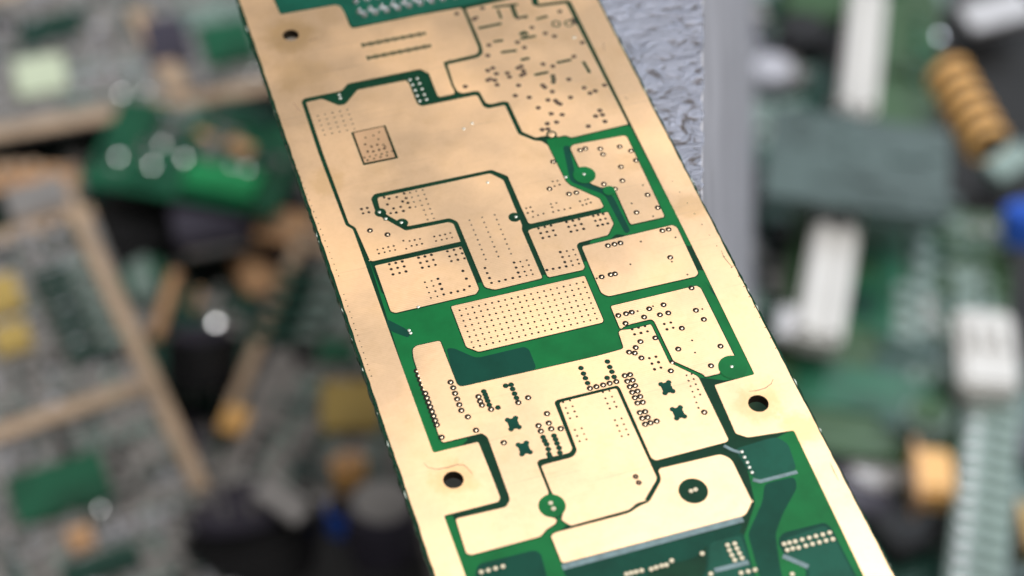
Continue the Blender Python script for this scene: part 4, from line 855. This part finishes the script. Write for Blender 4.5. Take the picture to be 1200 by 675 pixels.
def solo_box(name, label, cat, a, b, wd, ht, m, z0=None, bev=0.15, rots=(0, 0)):
    a, b = Vector(a), Vector(b)
    c = (a + b) / 2
    t = thing(name, label, cat, (c.x, c.y, c.z), (0, 0, math.atan2(b.y - a.y, b.x - a.x)))
    t.scale = (S, S, S)
    box('body', (0, 0, ht / 2), ((b - a).length / S, wd, ht), m, t, 0, min(wd, ht) * bev)
    return t, (b - a).length / S

# loose components on the left
t, l = solo_box('relay', 'violet grey relay box in the black gap under the bright green board', 'relay', (-0.0103, 0.4877, 0.0450), (0.0264, 0.4855, 0.0450), 0.018, 0.010, M['chip_violet'])
box('pin_strip', (0, -0.0095, 0.002), (l * 0.8, 0.001, 0.002), M['tin'], t)
def electrolytic(name, label, p, r, h, m, axis_rot, top=M['tin']):
    t = thing(name, label, 'capacitor', p, axis_rot)
    t.scale = (S, S, S)
    cyl('sleeve', (0, 0, h / 2), r, h, m, t, 32)
    cyl('end_cap', (0, 0, h + 0.0003), r * 0.82, 0.0012, top, t, 32)
    for s_ in (-1, 1): cyl('lead', (s_ * r * 0.4, 0, -0.004), 0.0005, 0.008, M['tin'], t, 8)
    return t
electrolytic('capacitor', 'black round capacitor standing right of the copper rim, below the bright bead', (-0.0153, 0.3962, 0.0420), 0.0115, 0.016, M['chip_black'], (R(-35), R(10), 0), M['chip_violet'])
# round black connector at the bottom
t = thing('round_connector', 'big round black connector at the bottom, left of the gold board', 'connector', (-0.0155, 0.2753, 0.0600), (R(-30), R(12), R(20)))
t.scale = (S, S, S)
cyl('shell', (0, 0, 0.009), 0.021, 0.018, M['chip_black'], t, 40)
cyl('collar', (0, 0, 0.0195), 0.0165, 0.004, M['chip_violet'], t, 40)
for i in range(7):
    a = i * 2 * math.pi / 7
    cyl('pin', (0.009 * math.cos(a), 0.009 * math.sin(a), 0.023), 0.0011, 0.004, M['tin'], t, 8)
t, l = solo_box('metal_clip', 'slim pale metal clip lying across the round black connector', 'clip', (-0.0079, 0.2862, 0.1020), (0.0058, 0.2653, 0.1020), 0.0065, 0.003, M['tin'])
box('fold', (0, 0.003, 0.0045), (l * 0.9, 0.0012, 0.003), M['tin'], t)
electrolytic('capacitor', 'orange ringed capacitor standing beside the blue one, near the gold board', (0.0333, 0.2926, 0.0750), 0.0052, 0.012, M['orange'], (R(-12), 0, 0), M['tan'])
electrolytic('capacitor', 'blue capacitor at the bottom, between the round connector and the gold board', (0.0246, 0.2754, 0.0675), 0.0052, 0.012, M['blue'], (R(-10), R(5), 0), M['chip_black'])
electrolytic('capacitor', 'dark grey capacitor with pale top, against the lower left edge of the gold board', (0.0386, 0.2610, 0.0675), 0.0105, 0.022, M['chip_violet'], (R(-10), R(4), 0), M['tin'])
t, l = solo_box('plastic_housing', 'black plastic housing filling the bottom edge beside the gold board', 'housing', (-0.0090, 0.2577, 0.0450), (0.0562, 0.2516, 0.0450), 0.045, 0.020, M['chip_black'])
for i in range(5): box('rib', (-l * 0.4 + l * 0.2 * i, 0, 0.0205), (0.002, 0.04, 0.003), M['chip_black'], t)
t, l = solo_box('plastic_housing', 'black block in the dark hollow right of the far left tan strip', 'housing', (-0.0472, 0.5119, 0.0180), (0.0021, 0.5291, 0.0180), 0.03, 0.012, M['chip_black'])
box('lid', (0, 0, 0.0125), (l * 0.85, 0.024, 0.002), M['chip_black'], t)

# ---- right of the metal block
c1 = Heap('scrap_board', 'dark base board at right, under the white slots', ((0.2908, 0.4277, 0.0180), 0.0235, 0.1903, 0.4769), M['deep_green'])
c1.field(520, -0.48, 0.48, -0.48, 0.48, [M['chip_black'], M['deep_green'], M['chip_grey'], M['chip_violet'], M['olive_green'], M['grey_field'], M['mint']], seed=11, size=(0.003, 0.012), zmax=0.007)
c1.bead((0.3500, 0.5633, 0.0180), 0.0032); c1.bead((0.4557, 0.5398, 0.0180), 0.0026)
c1.cap((0.3715, 0.5534, 0.0180), 0.010, 0.014, M['chip_black']); c1.cap((0.3448, 0.5327, 0.0180), 0.008, 0.010, M['grey_metal'])
c1.cap((0.4535, 0.5622, 0.0180), 0.010, 0.014, M['mint']); c1.cap((0.2837, 0.2598, 0.0180), 0.010, 0.014, M['tin'])
c1.chip((0.3963, 0.5787, 0.0180), 0.03, 0.02, 0.008, M['olive_green'], 'green_block')
c1.chip((0.4967, 0.5459, 0.0180), 0.03, 0.016, 0.006, M['tin'], 'tin_can')
c1.chip((0.2676, 0.2543, 0.0180), 0.025, 0.022, 0.012, M['chip_violet'], 'chip', R(-20))
c1.chip((0.2871, 0.2281, 0.0180), 0.022, 0.018, 0.010, M['chip_black'], 'chip', R(10))
c1.chip((0.4468, 0.4322, 0.0180), 0.02, 0.012, 0.006, M['mint'], 'mint_block', R(15))

c2 = Heap('scrap_board', 'green board at right, under the longer white slot', ((0.3252, 0.3305, 0.0450), -0.4655, 0.1135, 0.1689), M['olive_green'])
c2.field(240, 0.02, 0.48, -0.2, 0.45, [M['grey_field'], M['olive_green'], M['olive_green'], M['mint'], M['deep_green']], seed=12, size=(0.0015, 0.006))
c2.field(40, -0.45, 0.2, -0.45, 0.3, [M['back_green'], M['olive_green'], M['deep_green']], seed=13, size=(0.004, 0.014), zmax=0.0015)
c2.chip((0.2908, 0.2962, 0.0450), 0.045, 0.018, 0.0012, M['back_green'], 'mask_panel')
c2.chip((0.3353, 0.3569, 0.0450), 0.010, 0.05, 0.0012, M['back_green'], 'mask_panel')
c4 = Heap('scrap_board', 'green board strip standing between the upper white slot and the ribbed copper coil', ((0.4132, 0.5056, 0.0510), -0.4758, 0.0339, 0.1291), M['olive_green'])
c4.field(20, -0.4, 0.4, -0.4, 0.4, [M['back_green'], M['olive_green']], seed=15, size=(0.002, 0.006))

def slot(label, a, b, wd, ht):
    t, l = solo_box('slot_connector', label, 'slot connector', a, b, wd, ht, M['white'])
    box('slot_wall', (0, wd * 0.27, ht + 0.0015), (l * 0.97, wd * 0.22, 0.003), M['white'], t, 0, 0.0004)
    box('slot_wall', (0, -wd * 0.27, ht + 0.0015), (l * 0.97, wd * 0.22, 0.003), M['white'], t, 0, 0.0004)
    return t, l
slot('upper white plastic slot, behind the slate grey plate at right', (0.4004, 0.5383, 0.0600), (0.3535, 0.4511, 0.0600), 0.0135, 0.009)
t, l = slot('longer white plastic slot below the slate grey plate at right', (0.3364, 0.4230, 0.0570), (0.2713, 0.3154, 0.0570), 0.0155, 0.010)
box('latch', (l * 0.42, -0.0105, 0.004), (0.014, 0.007, 0.007), M['tin'], t, 0, 0.001)

c3 = Heap('slate_plate', 'slate grey plate bridging the two white slots at right', ((0.3276, 0.4001, 0.0930), -0.4727, 0.0919, 0.0638), M['slate_green'], None, 0.004, cat='plate')
c3.field(26, -0.45, 0.45, -0.4, 0.4, [M['slate_green']], seed=16, size=(0.004, 0.012), zmax=0.0012)

# copper wound coil
t = thing('coil', 'orange copper coil with dark gaps at upper right', 'coil', (0.4045, 0.4277, 0.0825))
A = Vector((0.4049, 0.4518, 0.0825)); B = Vector((0.4012, 0.3962, 0.0825))
dirv = (B - A); ln = dirv.length / S; t.scale = (S, S, S)
t.rotation_euler = (0, 0, math.atan2(dirv.y, dirv.x))
cyl('core', (0, 0, 0), 0.0058, ln, M['chip_black'], t, 24, 'X')
bm = bmesh.new()
NT, NM = 28, 8
rr, r0 = 0.0019, 0.0066
vs = []
for i in range(NT):
    a = 2 * math.pi * i / NT
    vs.append([bm.verts.new((rr * math.sin(2 * math.pi * k / NM), (r0 + rr * math.cos(2 * math.pi * k / NM)) * math.cos(a), (r0 + rr * math.cos(2 * math.pi * k / NM)) * math.sin(a))) for k in range(NM)])
for i in range(NT):
    for k in range(NM):
        bm.faces.new((vs[i][k], vs[(i + 1) % NT][k], vs[(i + 1) % NT][(k + 1) % NM], vs[i][(k + 1) % NM]))
wind = bm_mesh(bm, 'winding', M['orange'], True)
for i in range(6): link('winding', wind, t, (-ln * 0.46 + ln * 0.92 * i / 5, 0, 0), (0, 0, R(8)))

electrolytic('capacitor', 'vivid blue capacitor at the right edge, right of the slate grey plate', (0.4036, 0.3535, 0.0600), 0.0068, 0.012, M['blue'], (R(-15), 0, 0), M['blue'])
t, l = solo_box('white_connector', 'white block connector at the right, below the blue capacitor', 'connector', (0.3302, 0.2866, 0.0630), (0.3559, 0.2757, 0.0630), 0.032, 0.012, M['white'])
for i in range(3): box('socket', (-l * 0.28 + l * 0.28 * i, 0.004, 0.0142), (l * 0.12, 0.012, 0.0012), M['white'], t)
t, l = solo_box('orange_component', 'orange block component at lower right, beside the pale ribbed connector', 'component', (0.2809, 0.2302, 0.0600), (0.2981, 0.2235, 0.0600), 0.017, 0.011, M['orange'])
box('end_band', (-l * 0.42, 0, 0.0058), (l * 0.12, 0.0224, 0.0114), M['tan'], t)
electrolytic('capacitor', 'grey olive capacitor above the orange block at lower right', (0.3058, 0.2594, 0.0540), 0.0075, 0.010, M['mint'], (R(-8), 0, 0), M['olive_green'])
# ribbed connector
t = thing('ribbed_connector', 'pale green ribbed connector running down the lower right corner', 'connector', (0.3109, 0.2185, 0.0510))
A = Vector((0.3457, 0.2698, 0.0510)); B = Vector((0.2774, 0.1582, 0.0510)); dirv = B - A; ln = dirv.length / S; t.scale = (S, S, S)
t.location = (A + B) / 2
t.rotation_euler = (0, 0, math.atan2(dirv.y, dirv.x))
box('body', (0, 0, 0.005), (ln, 0.017, 0.010), M['mint'], t, 0, 0.001)
for i in range(16): box('rib', (-ln * 0.47 + ln * 0.94 * i / 15, 0.003, 0.0105), (ln * 0.03, 0.009, 0.002), M['mint'], t, 0, 0.0004)
for i in range(16): box('contact', (-ln * 0.47 + ln * 0.94 * i / 15, -0.0055, 0.0105), (ln * 0.02, 0.003, 0.002), M['tin'], t)
t, l = solo_box('yellow_component', 'yellow block at the lower right edge, right of the ribbed connector', 'component', (0.3194, 0.1936, 0.0540), (0.3314, 0.1899, 0.0540), 0.016, 0.009, M['yellow'])
box('end_band', (-l * 0.42, 0, 0.0048), (l * 0.1, 0.0163, 0.0094), M['tan'], t)
